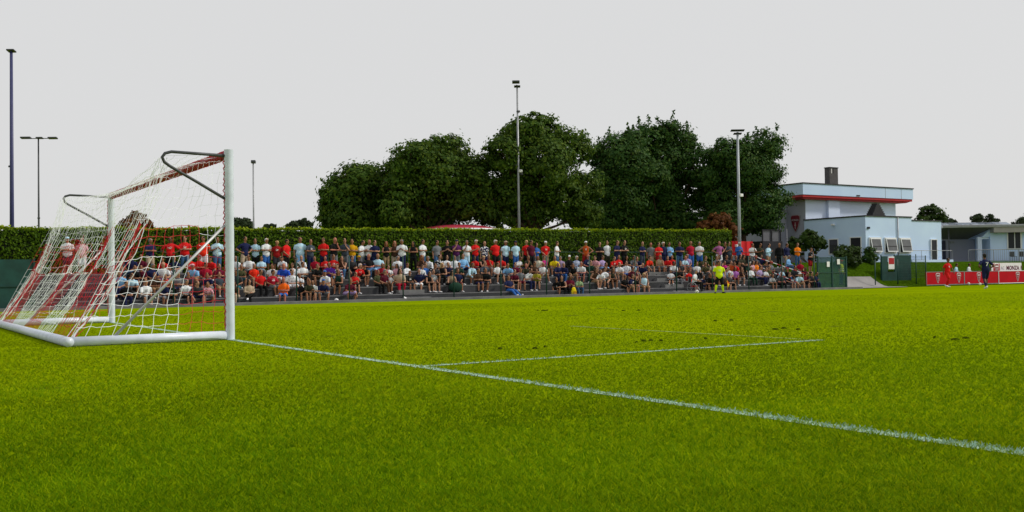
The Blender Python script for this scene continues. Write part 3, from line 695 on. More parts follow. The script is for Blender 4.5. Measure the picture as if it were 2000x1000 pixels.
# ---------------------------------------------------------------- boards, banner, gates
def boards():
    y = 35.75; zb, zt = -.33, .72
    ed = [64.75, 69.55, 74.15, 79.2, 84.0]
    marks = [(1831, 1872), (1911, 1950), (1987, 2030), (2066, 2100)]
    labs = ['red crest board behind the standing red player', 'red crest board behind the navy player', 'red crest board at the right picture edge with a white foot', 'red crest board beyond the right edge']
    for i in range(3):
        x0, x1 = ed[i] + .02, ed[i + 1] - .02
        t = thing('advertising_board', labs[i], 'board', (x0, y, zb), 0, 'red crest boards beside the pitch')
        bevel(MB().box(0, x1 - x0, -.03, .03, .08, zt - zb).build('panel', m_board, t), .006, 1)
        q = MB().box(-.01, .03, -.045, -.031, 0, zt - zb + .01).box(x1 - x0 - .03, x1 - x0 + .01, -.045, -.031, 0, zt - zb + .01).box(.031, x1 - x0 - .031, -.045, -.031, .02, .079).box(.031, x1 - x0 - .031, -.045, -.031, zt - zb - .03, zt - zb + .01)
        q.build('frame', m_whitev if i == 2 else m_steel, t)
        for px in marks[i]:
            X = at_a(px, 540, y).x
            if X > x1 - .2: continue
            shield(t, .52, .80, (X - x0, -.032, .56), 0, mat('pale crest print', (.6, .52, .54), .5, .05, 3), m_maroon)
    p0 = at_a(1936, 513.5, 36.5); p1 = at_a(1995, 528.5, 36.5)
    b = thing('club_banner', 'white club banner with red crest and lettering above the boards', 'banner', (p0.x, 36.5, p1.z - .45))
    W_, H_ = p1.x - p0.x, p0.z - p1.z + .45
    MB().box(0, W_, -.015, .015, 0, H_).build('panel', m_whitev, b)
    for x in (.05, W_ - .05): MB().box(x - .03, x + .03, .017, .06, -1.2, H_).build('post', m_steel, b)
    MB().box(.25, 1.15, -.024, -.016, .05, H_ - .05).build('crest_field', m_red, b)
    shield(b, .62, .95, (.7, -.026, H_ * .55), 0, m_whitev, m_maroon)
    text_mesh('AC', .36, mat('grey lettering', (.42, .42, .46)), b, (1.55, -.02, .68))
    text_mesh('MONZA', .46, mat('dark red lettering', (.11, .01, .035)), b, (3.0, -.02, .68), sx=1.05, bold=.03)
    text_mesh('F', .46, mat('dark red lettering', (.11, .01, .035)), b, (4.26, -.02, .68), sx=1.05, bold=.03)
boards()

def green_gate(label, name, x0, x1, y, z0, z1, n, door=False):
    t = thing(name, label, 'gate', (x0, y, z0))
    W_, H_ = x1 - x0, z1 - z0
    for i in range(n + 1):
        x = W_ * i / n
        MB().box(x - .05, x + .05, -.05, .05, 0, H_ + .05).build('post', m_greenpost, t)
    for i in range(n):
        a, b = W_ * i / n + .053, W_ * (i + 1) / n - .053
        MB().box(a, b, -.01, .01, .08, H_ - .02).build('screen', m_greenmesh, t)
        MB().box(a, b, -.035, -.012, H_ * .50, H_ * .50 + .05).box(a, b, -.035, -.012, H_ - .06, H_ - .021).build('rail', m_greenpost, t)
    return t
def gates():
    g = green_gate('tall green mesh gate at the right end of the stand', 'mesh_gate', 51.15, 54.05, 34.45, -.40, 1.85, 2)
    for px, z, lab in ((1617, 1.35, 'small white notice on the left leaf of the green gate'), (1637, 1.52, 'white notice on the right leaf of the green gate')):
        p = at_a(px, 510, 34.43)
        tag(MB().box(p.x - .14, p.x + .14, 34.40, 34.41, z - .18, z + .18).build('notice', m_whitev), lab, 'notice', 'notices on the green gate')
    p0, p1 = at_a(1722, 500, 37.2), at_a(1780, 545, 37.2)
    s_ = thing('green_screen', 'dark green solid screen fence below the three windows', 'screen', (p0.x, 37.2, p1.z - .3))
    W_, H_ = p1.x - p0.x, p0.z - p1.z + .3
    a_ = MB().box(0, W_ * .2, 0, .04, 0, H_ - .02).box(W_ * .44, W_, 0, .04, 0, H_ + .06).box(W_ * .2, W_ * .44, .0, .04, 0, H_ * .42); a_.build('panel', m_greenpanel, s_)
    MB().box(W_ * .22, W_ * .42, -.02, -.003, H_ * .52, H_ * .98).build('sign_panel', m_whitev, s_)
    MB().box(W_ * .23, W_ * .41, -.026, -.021, H_ * .70, H_ * .93).build('sign_field', m_red, s_)
    for x in (0, .45, 1): MB().box(W_ * x - .04, W_ * x + .04, .041, .10, 0, H_ + .1).build('post', m_greenpost, s_)
    f = thing('mesh_fence', 'see through green wire fence left of the red boards', 'fence', (0, 36.6, 0))
    xs = [at_a(px, 520, 36.6).x for px in (1709, 1753, 1789, 1808)]
    for x, zz in zip(xs, (1.7, 1.7, 2.1, 2.0)): MB().tube([(x, 0, -.2), (x, 0, zz)], .04, 8).build('post', m_greenpost, f, True)
    q = MB()
    for x in np.arange(xs[1], xs[3], .09): q.tube([(x, 0, .3), (x, 0, 2.0)], .006, 3)
    for z in np.arange(.3, 2.05, .2): q.tube([(xs[1], 0, z), (xs[3], 0, z)], .007, 3)
    q.build('wire_mesh', m_greenpost, f)
    # tall thin pole, dark frame and red banner behind the terrace
    p0, p1 = at_a(1424, 471, 41.2), at_a(1470, 499, 41.2)
    rb = thing('red_banner', 'plain bright red banner hung at the foot of the thick mast', 'banner', (p0.x, 41.2, p1.z))
    q = MB(); n = 12; W_ = p1.x - p0.x
    for i in range(n):
        a, b = W_ * i / n, W_ * (i + 1) / n; za, zb_ = .05 * math.sin(i * 1.9), .05 * math.sin((i + 1) * 1.9)
        q.add([(a, za, 0), (b, zb_, 0), (b, zb_, p0.z - p1.z), (a, za, p0.z - p1.z), (a, za + .02, 0), (b, zb_ + .02, 0), (b, zb_ + .02, p0.z - p1.z), (a, za + .02, p0.z - p1.z)], [(0, 1, 2, 3), (7, 6, 5, 4), (3, 2, 6, 7), (4, 5, 1, 0)])
    q.build('cloth', mat('red banner cloth', (.62, .01, .015), .7, .08, 2), rb)
    for x in (0, W_): MB().tube([(x, .05, -1.8), (x, .05, p0.z - p1.z + .1)], .03, 6).build('post', m_dark_steel, rb)
    c0, c1 = at_a(1489, 448, 43), at_a(1525, 500, 43)
    k = thing('framed_shelter', 'dark framed shelter with grey glass beside the grey wall', 'shelter', (c0.x, 43, 0))
    W_ = c1.x - c0.x; zt, zm = c0.z, at_a(1500, 471, 43).z
    q = MB()
    for x in (0, W_ * .5, W_): q.box(x - .04, x + .04, -.04, .04, zm, zt)
    q.box(.041, W_ * .5 - .041, -.04, .04, zt - .07, zt).box(W_ * .5 + .041, W_ - .041, -.04, .04, zt - .07, zt); q.build('frame', m_dark, k)
    MB().box(.045, W_ - .045, .05, .06, zm, zt - .03).build('pane', mat('smoky glass panel', (.13, .13, .15), .2, .1, 2), k)
    MB().box(-.1, W_ + .1, -.1, 1.6, .0, zm - .003).build('base', m_dark, k)
    # red and white canopy behind the hedge
    p = at_a(895, 449, 47); c = thing('round_canopy', 'red and white domed canopy top showing over the hedge', 'canopy', (p.x, 47, 0))
    q = MB(); n = 24; V = [(0, 0, 4.36)]; Fs = []
    for j, (r, z) in enumerate(((.9, 4.33), (1.9, 4.22), (2.55, 4.08), (2.9, 3.9), (2.95, 3.7))):
        for i in range(n): V.append((r * math.cos(6.2832 * i / n), r * math.sin(6.2832 * i / n), z))
    Fs = [(0, 1 + i, 1 + (i + 1) % n) for i in range(n)]
    for j in range(4): Fs += [(1 + j * n + i, 1 + (j + 1) * n + i, 1 + (j + 1) * n + (i + 1) % n, 1 + j * n + (i + 1) % n) for i in range(n)]
    MB().add(V, Fs).build('canopy_top', mat('rose red canvas', (.42, .03, .06), .7, .1, 2), c, True)
    MB().tube([(2.97 * math.cos(6.2832 * i / 24), 2.97 * math.sin(6.2832 * i / 24), 3.92) for i in range(25)], .09, 6).build('rim', m_whitev, c)
    MB().tube([(0, 0, -.3), (0, 0, 4.3)], .08, 8).build('mast', m_steel, c)
    # bushes by the left flank
    for lab, lob, kind in (('rounded clipped bush under the doorway', [(1650, 494, 16), (1668, 492, 14), (1638, 498, 11), (1655, 508, 16), (1640, 514, 12), (1668, 510, 14)], 'mid'),):
        t = thing('bush', lab, 'bush', at_a(1654, 510, 38.2)); t.location.z = .3; L = []
        for x, y, r in lob:
            q_ = at_a(x, y, 38.2); L.append(((q_.x - t.location.x, 0, q_.z - .3), r * .04))
        crown_object('foliage', L, 8000, .15, kind, 77, t)
        trunk_object((0, 0, -.3), L, .06, t)
gates()

# ---------------------------------------------------------------- the goal
def goal():
    t = thing('football_goal', 'white portable football goal with red and white net', 'goal', (0, 0, 0))
    Wd, H, D = 7.44, 2.44, 1.98; r = .06
    for a in (0, Wd):
        MB().tube([(0, a, 0), (0, a, H + r)], r, 20).build('post', m_white_paint, t, True).modifiers.new('e', 'EDGE_SPLIT')
    MB().tube([(0, r, H), (0, Wd - r, H)], r - .002, 16).build('crossbar', mat('crossbar shade and net red', (.30, .045, .06), .45, .3, 4), t, True)  # dark red stands in for shade and the red net tied round it
    for a in (0, Wd):
        MB().tube([(-r, a, r), (-D, a, r)], r - .001, 16).build('base_bar', m_white_paint, t, True)
    MB().tube([(-D, -r, r + .001), (-D, Wd + r, r + .001)], r, 16).build('base_bar', m_white_paint, t, True)
    for a in (0.0, Wd):
        s_ = 1 if a == 0 else -1
        pts = [(-.05, a, 2.42), (-.5, a, 2.43), (-.74, a, 2.435), (-.82, a, 2.41), (-.855, a, 2.36), (-.83, a, 2.30), (-.76, a, 2.25), (-.4, a, 2.05), (-.05, a, 1.85)]
        MB().tube(pts, .02, 8).build('net_support', m_dark_steel, t, True)
        MB().tube([(-.05, a, 2.41), (-.34, a + .0 * s_, 2.425)], .016, 6).build('support_strut', m_dark_steel, t)
        MB().tube([(-.06, a, 1.5), (-1.45, a, .1)], .018, 8).build('brace', mat('brace aluminium', (.45, .46, .48), .4, .1, 5, metal=.3), t, True)
    m_w = mat('white net cord', (.82, .86, .93), .8, .08, 20); m_r = mat('red net cord', (.50, .015, .03), .8, .15, 20)
    rnd = random.Random(4)
    W_, R_ = MB(), MB()
    def panel(fn, nu, nv, red, jit, rad=.0034, drop=0.0):
        P = [[Vector(fn(i / nu, j / nv)) for j in range(nv + 1)] for i in range(nu + 1)]
        for i in range(nu + 1):
            for j in range(nv + 1):
                if 0 < i < nu and 0 < j < nv: P[i][j] += Vector((rnd.uniform(-jit, jit), rnd.uniform(-jit, jit), rnd.uniform(-jit, jit)))
        def seg(a, b, k, sag):
            mid = (a + b) / 2; mid.z -= sag * rnd.uniform(.3, 1.2)
            hi = mid.z > 1.5  # cords against the sky go white and thin, a painted wash-out
            (R_ if k and not hi else W_).tube([a, mid, b], rad * (.55 if hi else 1), 3, caps=False)
        for i in range(nu + 1):
            for j in range(nv + 1):
                k = red(i, j)
                if i < nu: seg(P[i][j], P[i + 1][j], k, .014)
                if j < nv: seg(P[i][j], P[i][j + 1], k, .0)
    def back(u, v):
        a = .03 + (Wd - .06) * u
        top = Vector((-.855, a, 2.38)); bot = Vector((-D + .03, a, .10))
        p = top.lerp(bot, v); s = math.sin(math.pi * u)
        p.z -= .30 * s * (1 - v) ** 1.5 + .03 * math.sin(u * 25) * (1 - v); p.x += .16 * math.sin(math.pi * v) * (.4 + .8 * s) + .05 * math.sin(u * 19 + v * 3) * math.sin(math.pi * v)
        return p
    panel(back, 52, 18, lambda i, j: (i // 10 + (j + 3) // 7) % 2 == 0, .012, .0033)
    for a, sd in ((0.0, 1), (Wd, -1)):
        def side(u, v, a=a, sd=sd):
            z = 2.36 - 2.26 * v
            xb = -.855 - (D - .885) * v
            p = Vector((-.06 + (xb + .06) * u, a, z)); f_ = math.sin(math.pi * u) * math.sin(math.pi * v)
            p.y += sd * .14 * f_; p.z -= .12 * u * (1 - v) + .05 * f_ * math.sin(v * 9); p.x += .04 * math.sin(v * 14) * f_
            if v < .15: p.z -= .05 * f_
            return p
        panel(side, 12, 16, lambda i, j: (i >= 3) if j < 9 else (i < 4), .02)
    def roof(u, v):
        a = .03 + (Wd - .06) * u; p = Vector((-.03 - .825 * v, a, 2.44 - .06 * v))
        p.z -= (.16 + .14 * v) * math.sin(math.pi * u) * (v) ; return p
    panel(roof, 44, 5, lambda i, j: (i // 12) % 2 == 0, .02, .003)
    # gathered corner ropes
    for a, sd in ((0.0, 1), (Wd, -1)):
        for k in range(9):
            pts = []
            for i in range(25):
                v = i / 24; pts.append(Vector((-.855 - (D - .885) * v + .06 * math.sin(v * 7 + k) + .20 * math.sin(math.pi * v) + rnd.uniform(-.02, .02), a + sd * (.03 + .012 * k + rnd.uniform(-.01, .01)), 2.36 - 2.26 * v)))
            W_.tube(pts[:10], .003, 3, caps=False); (R_ if k % 2 else W_).tube(pts[9:], .0055, 4, caps=False)
    # cord wound round the crossbar and tied along post and base
    for k in range(2):
        pts = [Vector((.064 * math.cos(i * .8 + k * 3), .06 + (Wd - .12) * i / 260, 2.44 + .064 * math.sin(i * .8 + k * 3))) for i in range(261)]
        R_.tube(pts, .006, 3, caps=False)
    for a in (0, Wd):
        pts = [Vector((.066 * math.cos(i * 1.3) - .0, a + .066 * math.sin(i * 1.3), .15 + 2.2 * i / 90)) for i in range(91)]
        pts = [Vector((-.066 + .01 * math.sin(i * 2.1), a + .015 * math.cos(i * 1.7), .15 + 2.2 * i / 90)) for i in range(91)]
        R_.tube(pts, .008, 3, caps=False)
    q = MB(); q.v = R_.v + W_.v; o_ = len(R_.v); q.f = R_.f + [tuple(i + o_ for i in f) for f in W_.f]; q.mi = [0] * len(R_.f) + [1] * len(W_.f)
    q.build('net', [m_r, m_w], t)
goal()


# ---------------------------------------------------------------- people
def ring_tube(q, pts, rad, front, n=14):
    """closed rounded tube; rad: list of (side radius, depth radius); front: unit vector the depth axis follows"""
    pts = [Vector(p) for p in pts]; V = []; m = len(pts)
    P = []; Rr = []
    d0 = (pts[0] - pts[1]).normalized(); d1 = (pts[-1] - pts[-2]).normalized()
    e0 = min(rad[0]); e1 = min(rad[-1])
    P = [pts[0] + d0 * e0 * .9, pts[0] + d0 * e0 * .6] + pts + [pts[-1] + d1 * e1 * .6, pts[-1] + d1 * e1 * .9]
    Rr = [(rad[0][0] * .35, rad[0][1] * .35), (rad[0][0] * .78, rad[0][1] * .78)] + list(rad) + [(rad[-1][0] * .78, rad[-1][1] * .78), (rad[-1][0] * .35, rad[-1][1] * .35)]
    for i, p in enumerate(P):
        d = (P[min(i + 1, len(P) - 1)] - P[max(i - 1, 0)]).normalized()
        f = front - d * front.dot(d)
        f = f.normalized() if f.length > .05 else d.orthogonal().normalized()
        s_ = f.cross(d)
        for k in range(n):
            t = 2 * math.pi * k / n; V.append(p + s_ * (math.cos(t) * Rr[i][0]) + f * (math.sin(t) * Rr[i][1]))
    L = len(P)
    Fs = [(i * n + k, i * n + (k + 1) % n, (i + 1) * n + (k + 1) % n, (i + 1) * n + k) for i in range(L - 1) for k in range(n)]
    Fs += [tuple(range(n - 1, -1, -1)), tuple(range((L - 1) * n, L * n))]
    q.add(V, Fs)
def limb(q, pts, rad, n=12): ring_tube(q, pts, [(r, r) for r in rad], Vector((0, -1, .05)), n)
def remesh(q, voxel, smooth=3):
    me = q.mesh('tmp'); o = bpy.data.objects.new('tmp', me); COL.objects.link(o)
    r = o.modifiers.new('r', 'REMESH'); r.mode = 'VOXEL'; r.voxel_size = voxel
    s_ = o.modifiers.new('s', 'SMOOTH'); s_.iterations = smooth; s_.factor = .5
    dg = bpy.context.evaluated_depsgraph_get(); out = bpy.data.meshes.new_from_object(o.evaluated_get(dg))
    bpy.data.objects.remove(o); bpy.data.meshes.remove(me)
    out.polygons.foreach_set('use_smooth', [True] * len(out.polygons)); return out

class Pose:
    """a figure facing -y; seat top (seated) or ground (standing) at z = 0, pelvis above the origin"""
    def __init__(s, seated=False, lean=3, legs=None, arms=None, yaw=0, nod=0, hip=None):
        s.seated = seated; s.hz = hip if hip is not None else (.10 if seated else .93)
        s.lean = R(lean); s.yaw = R(yaw); s.nod = R(nod)
        s.t = Vector((0, -math.sin(s.lean), math.cos(s.lean))); s.f = Vector((0, -math.cos(s.lean), -math.sin(s.lean)))
        s.legs = legs; s.arms = arms; s.p = Vector((0, 0, s.hz)); s.cache = {}
        # the head stays near upright
        hl = s.lean * .35 + s.nod
        s.ht = Vector((0, -math.sin(hl), math.cos(hl))); s.hf0 = Vector((0, -math.cos(hl), -math.sin(hl)))
        rot = Quaternion(s.ht, s.yaw); s.hf = rot @ s.hf0; s.hx = s.hf.cross(s.ht) * -1
        s.neck = s.T(0, .01, .52); s.head = s.neck + s.ht * .185 + s.hf0 * .025
    def T(s, x, f, u): return s.p + Vector((x, 0, 0)) + s.f * f + s.t * u
    def Hd(s, x, f, u): return s.head + s.hx * x + s.hf * f + s.ht * u
    def torso(s, q, g=0.0, lo=-.06, hi=.47, flare=0):
        prof = [(-.10, .135, .095), (-.03, .165, .115), (.06, .165, .118), (.16, .150, .108), (.30, .170, .118), (.40, .178, .108), (.46, .135, .082), (.50, .075, .062)]
        prof = [p for p in prof if lo <= p[0] <= hi]
        ring_tube(q, [s.T(0, 0, u) for u, a, b in prof], [(a + g + (flare if u < .1 else 0), b + g + (flare if u < .1 else 0)) for u, a, b in prof], s.f, 18)
    def shoulder(s, k): return s.T(k * .185, 0, .425)
    def leg_pts(s, i):
        k = -1 if i == 0 else 1; hip = s.T(k * .088, 0, -.02); kn, an = s.legs[i][:2]; return hip, Vector(kn), Vector(an)
    def arm_pts(s, i):
        k = -1 if i == 0 else 1; el, wr = s.arms[i][:2]; return s.shoulder(k), Vector(el), Vector(wr)
    def foot(s, i, q, g=0.0):
        hip, kn, an = s.leg_pts(i); hd = s.legs[i][2] if len(s.legs[i]) > 2 else None
        fd = Vector(s.foot_dir(i))
        upv = Vector((0, 0, 1)); upv = (upv - fd * upv.dot(fd)).normalized()
        a = an - upv * .045 - fd * .055; b = an - upv * .045 + fd * .06; c = an - upv * .055 + fd * .155
        ring_tube(q, [a, b, c], [(.035 + g, .036 + g), (.042 + g, .036 + g), (.040 + g, .022 + g)], upv, 10)
    def foot_dir(s, i):
        L = s.legs[i]
        if len(L) > 2: return Vector(L[2]).normalized()
        return Vector(((-.2 if i == 0 else .2), -1, 0)).normalized()
    def body(s):
        if 'body' in s.cache: return s.cache['body']
        q = MB(); s.torso(q)
        limb(q, [s.neck - s.t * .06, s.neck, s.head - s.ht * .05 - s.hf0 * .01], [.065, .055, .055])
        ring_tube(q, [s.Hd(0, .028, -.105), s.Hd(0, .015, -.075), s.Hd(0, .0, -.02), s.Hd(0, -.004, .04), s.Hd(0, -.01, .085)], [(.034, .042), (.056, .066), (.072, .088), (.075, .094), (.058, .074)], s.hf, 16)
        q.ell(s.Hd(0, .092, -.022), (.016, .016, .022)); q.ell(s.Hd(0, .085, .002), (.013, .014, .022)); q.ell(s.Hd(0, .075, -.062), (.026, .014, .010))
        for k in (-1, 1): q.ell(s.Hd(k * .077, -.01, -.015), (.012, .02, .03))
        for i, k in ((0, -1), (1, 1)):
            sh, el, wr = s.arm_pts(i); hip, kn, an = s.leg_pts(i)
            limb(q, [sh + Vector((-k * .04, 0, .005)), sh, sh.lerp(el, .45), el], [.05, .056, .048, .040])
            limb(q, [el, el.lerp(wr, .3), wr], [.041, .042, .027])
            hd = (wr - el).normalized()
            if len(s.arms[i]) > 2: hd = Vector(s.arms[i][2]).normalized()
            limb(q, [wr, wr + hd * .04, wr + hd * .085], [.027, .036, .030], 10)
            limb(q, [hip, hip.lerp(kn, .4), kn], [.092, .082, .058])
            limb(q, [kn, kn.lerp(an, .3) + (Vector((0, .02, 0)) if abs(kn.z - an.z) > .2 else Vector()), an.lerp(kn, .12), an], [.056, .060, .040, .038])
            s.foot(i, q)
        me = remesh(q, .021)
        # fingers, thumb, eyes and brows are rooted in the remeshed skin
        q2 = MB(); q2.v = [tuple(v.co) for v in me.vertices]; q2.f = [tuple(p.vertices) for p in me.polygons]; q2.mi = [0] * len(q2.f)
        for i, k in ((0, -1), (1, 1)):
            sh, el, wr = s.arm_pts(i); hd = (wr - el).normalized()
            if len(s.arms[i]) > 2: hd = Vector(s.arms[i][2]).normalized()
            side = hd.cross(s.f); side = side.normalized() if side.length > .1 else Vector((k, 0, 0)); curl = hd.cross(side).normalized()
            if curl.dot(Vector((-k, 0, -.3))) < 0: curl = -curl
            for j, ln in enumerate((.066, .076, .072, .056)):
                o = wr + hd * .08 + side * (.026 - .0175 * j)
                q2.tube([o, o + hd * ln * .5 + curl * .006, o + hd * ln * .8 + curl * .022, o + hd * ln * .95 + curl * .042], [.0088, .0084, .0078, .006], 6)
            o = wr + hd * .03 + side * .03
            q2.tube([o, o + side * .025 + hd * .022, o + side * .032 + hd * .05 + curl * .012], [.011, .010, .007], 6)
        q2.cur = 1
        rt = Matrix((s.hx, s.hf, s.ht)).transposed()
        for k in (-1, 1):
            q2.ell(s.Hd(k * .030, .083, .006), (.012, .010, .006), 8, 5, rt); q2.ell(s.Hd(k * .031, .089, .027), (.018, .008, .0045), 8, 5, rt)
        q2.ell(s.Hd(0, .0855, -.058), (.020, .008, .0035), 8, 5, rt)
        out = q2.mesh('body', [m_skin[0], m_eye], True); bpy.data.meshes.remove(me); s.cache['body'] = out; return out
    def shirt(s, kind):
        key = 'shirt' + kind
        if key in s.cache: return s.cache[key]
        q = MB(); s.torso(q, .017 if kind != 'tank' else .012, -.06 if not s.seated else -.03, .46, .012)
        for i, k in ((0, -1), (1, 1)):
            sh, el, wr = s.arm_pts(i)
            if kind == 'tank':
                limb(q, [s.T(k * .10, 0, .40), s.T(k * .125, 0, .455)], [.055, .042]); continue
            limb(q, [sh + Vector((-k * .05, 0, .0)), sh, sh.lerp(el, .62)], [.062, .071, .066])
            if kind == 'long': limb(q, [sh.lerp(el, .5), el, el.lerp(wr, .9)], [.062, .056, .044])
        me = remesh(q, .02); me.name = 'shirt'; s.cache[key] = me; return me
    def bottoms(s, kind):
        key = kind
        if key in s.cache: return s.cache[key]
        q = MB(); s.torso(q, .013, -.10, .07)
        for i in (0, 1):
            hip, kn, an = s.leg_pts(i)
            if kind == 'shorts': limb(q, [hip, hip.lerp(kn, .5), hip.lerp(kn, .90)], [.108, .100, .092])
            else: limb(q, [hip, hip.lerp(kn, .5), kn], [.106, .096, .074]); limb(q, [kn, kn.lerp(an, .5), kn.lerp(an, .95)], [.073, .066, .056])
        me = remesh(q, .022); me.name = kind; s.cache[key] = me; return me
    def shoe(s, i):
        key = 'shoe%d' % i
        if key in s.cache: return s.cache[key]
        q = MB(); s.foot(i, q, .009); me = q.mesh('shoe', None, True); s.cache[key] = me; return me
    def sock(s, i):
        key = 'sock%d' % i
        if key in s.cache: return s.cache[key]
        q = MB(); hip, kn, an = s.leg_pts(i); limb(q, [kn.lerp(an, .16), kn.lerp(an, .4), kn.lerp(an, .97)], [.064, .062, .044]); me = q.mesh('sock', None, True); s.cache[key] = me; return me
    def hair(s, kind):
        key = 'hair' + kind
        if key in s.cache: return s.cache[key]
        q = MB(); rt = Matrix((s.hx, s.hf, s.ht)).transposed()
        if kind == 'cap':
            q.ell(s.Hd(0, -.008, .055), (.083, .104, .072), 16, 10, rt)
            q.ell(s.Hd(0, .10, .045), (.062, .075, .010), 12, 6, rt)
            me = q.mesh('cap', None, True)
        else:
            q.ell(s.Hd(0, -.022, .050), (.083, .094, .082), 16, 10, rt); q.ell(s.Hd(0, -.045, -.005), (.074, .066, .085), 14, 8, rt)
            for k in (-1, 1): q.ell(s.Hd(k * .05, .02, .075), (.035, .055, .035), 10, 6, rt)
            if kind == 'long':
                ring_tube(q, [s.Hd(0, -.05, .02), s.Hd(0, -.085, -.10), s.Hd(0, -.10, -.22), s.Hd(0, -.095, -.30)], [(.085, .06), (.095, .055), (.085, .04), (.05, .025)], s.hf, 12)
                for k in (-1, 1): limb(q, [s.Hd(k * .073, .01, .03), s.Hd(k * .085, -.01, -.10), s.Hd(k * .085, .01, -.2)], [.028, .032, .02], 8)
            me = remesh(q, .02, 2); me.name = 'hair'
        s.cache[key] = me; return me

def st(feet=.11, step=0): return [((-feet, -.02, .49), (-feet - .015, .03, .085)), ((feet, -.02, .49), (feet + .015, .03, .085))]
def se(w1=.13, kz=.09, ky=-.44, ax=.13, ay=-.46, az=-.30): return [((-w1, ky, kz), (-ax, ay, az)), ((w1, ky, kz), (ax, ay, az))]
POSES = {
 'fold': Pose(False, 2, st(), [((-.25, -.06, 1.13), (-.03, -.23, 1.15), (1, -.15, .1)), ((.25, -.06, 1.13), (.04, -.24, 1.12), (-1, -.1, .15))], 22),
 'hips': Pose(False, 2, st(.14), [((-.42, .07, 1.14), (-.20, -.06, 1.0), (.75, -.5, -.2)), ((.42, .07, 1.14), (.20, -.06, 1.0), (-.75, -.5, -.2))], 15),
 'down': Pose(False, 2, st(.10), [((-.25, .02, 1.08), (-.26, -.06, .83)), ((.25, .02, 1.08), (.26, -.06, .83))], 25),
 'chin': Pose(False, 5, st(.10), [((-.24, -.06, 1.12), (.02, -.22, 1.12), (1, 0, .1)), ((.22, -.16, 1.14), (.06, -.20, 1.38), (-.2, .1, 1))], 20, 3),
 'hold': Pose(False, 3, st(.10), [((-.25, -.02, 1.10), (-.10, -.25, 1.16), (.5, -.6, .3)), ((.25, -.03, 1.10), (.10, -.27, 1.19), (-.5, -.6, .4))], 8, 12),
 'front': Pose(False, 2, st(.09), [((-.24, -.03, 1.09), (-.05, -.19, .88), (.6, -.2, -.6)), ((.24, -.03, 1.09), (.05, -.19, .87), (-.6, -.2, -.6))], 20),
 'back': Pose(False, -2, st(.11), [((-.25, .09, 1.10), (-.08, .17, .90)), ((.25, .09, 1.10), (.08, .17, .92))], 30),
 'walk': Pose(False, 4, [((-.09, -.17, .52), (-.10, .02, .14), (-.1, -1, -.25)), ((.10, -.02, .49), (.11, .12, .09))], [((-.27, .10, 1.12), (-.26, .06, .87)), ((.27, -.10, 1.12), (.25, -.24, .92))], 10),
 'stride': Pose(False, 6, [((-.11, -.16, .52), (-.14, -.26, .10), (-.15, -1, 0)), ((.10, .03, .50), (.15, .30, .13), (.1, -1, -.45))], [((-.40, .04, 1.14), (-.20, -.07, 1.0), (.7, -.5, -.2)), ((.38, .10, 1.14), (.22, -.02, .98), (-.7, -.5, -.2))], 5),
 'flag': Pose(False, 3, [((-.15, -.04, .49), (-.20, -.02, .085), (-.4, -1, 0)), ((.15, -.03, .49), (.21, .04, .085), (.4, -1, 0))], [((-.30, .03, 1.13), (-.24, -.10, .90)), ((.30, .02, 1.13), (.27, -.14, .90), (.0, -.3, -1))], 30),
 'lap': Pose(True, 8, se(), [((-.25, -.05, .30), (-.13, -.30, .20), (.3, -1, -.2)), ((.25, -.05, .30), (.13, -.30, .20), (-.3, -1, -.2))], 20),
 'lean': Pose(True, 30, se(.17, .10), [((-.24, -.30, .20), (-.05, -.50, .22), (.7, -.7, -.2)), ((.24, -.30, .20), (.05, -.50, .21), (-.7, -.7, -.2))], 15, -12),
 'lean2': Pose(True, 34, [((-.22, -.42, .11), (-.18, -.36, -.30)), ((.22, -.43, .11), (.20, -.48, -.30))], [((-.26, -.34, .17), (-.18, -.52, .02), (.2, -.6, -.8)), ((.24, -.28, .22), (.12, -.46, .20), (-.7, -.6, -.2))], 28, -14),
 'lap2': Pose(True, 14, [((-.10, -.45, .09), (-.10, -.52, -.30)), ((.16, -.43, .09), (.10, -.36, -.30))], [((-.27, -.02, .29), (-.17, -.27, .20), (.2, -1, -.2)), ((.23, -.22, .23), (.10, -.42, .24), (-.8, -.6, 0))], 32, -4),
 'sfold': Pose(True, 6, se(.12), [((-.25, -.08, .29), (-.03, -.24, .31), (1, -.1, .1)), ((.25, -.08, .29), (.03, -.25, .28), (-1, -.1, .1))], 25),
 'cross': Pose(True, 4, [((-.10, -.44, .10), (-.06, -.44, -.30)), ((.02, -.46, .17), (-.26, -.60, .0), (-.5, -1, -.3))], [((-.25, -.06, .29), (-.04, -.28, .24), (.8, -.6, 0)), ((.25, -.06, .29), (.06, -.30, .25), (-.8, -.6, 0))], 20),
 'schin': Pose(True, 24, se(.15, .10), [((-.24, -.28, .20), (-.06, -.46, .22), (.8, -.5, 0)), ((.16, -.33, .20), (.05, -.36, .47), (-.2, .3, 1))], 22, -6),
 'stretch': Pose(True, -4, [((-.11, -.45, .05), (-.13, -.86, -.26), (-.1, -.6, .8)), ((.11, -.46, .06), (.15, -.90, -.26), (.2, -.6, .8))], [((-.25, -.03, .30), (-.06, -.24, .24), (.8, -.5, 0)), ((.25, -.03, .30), (.06, -.25, .23), (-.8, -.5, 0))], 30),
 'phone': Pose(True, 20, se(.11, .10), [((-.24, -.17, .24), (-.06, -.36, .30), (.5, -.7, .3)), ((.24, -.17, .24), (.06, -.36, .31), (-.5, -.7, .3))], 0, 22),
 'side': Pose(True, 10, [((-.20, -.40, .12), (-.24, -.42, -.30)), ((.20, -.40, .12), (.28, -.46, -.30))], [((-.28, -.10, .26), (-.20, -.34, .20), (.3, -1, -.2)), ((.24, -.16, .25), (.02, -.36, .24), (-1, -.5, -.1))], 35),
}
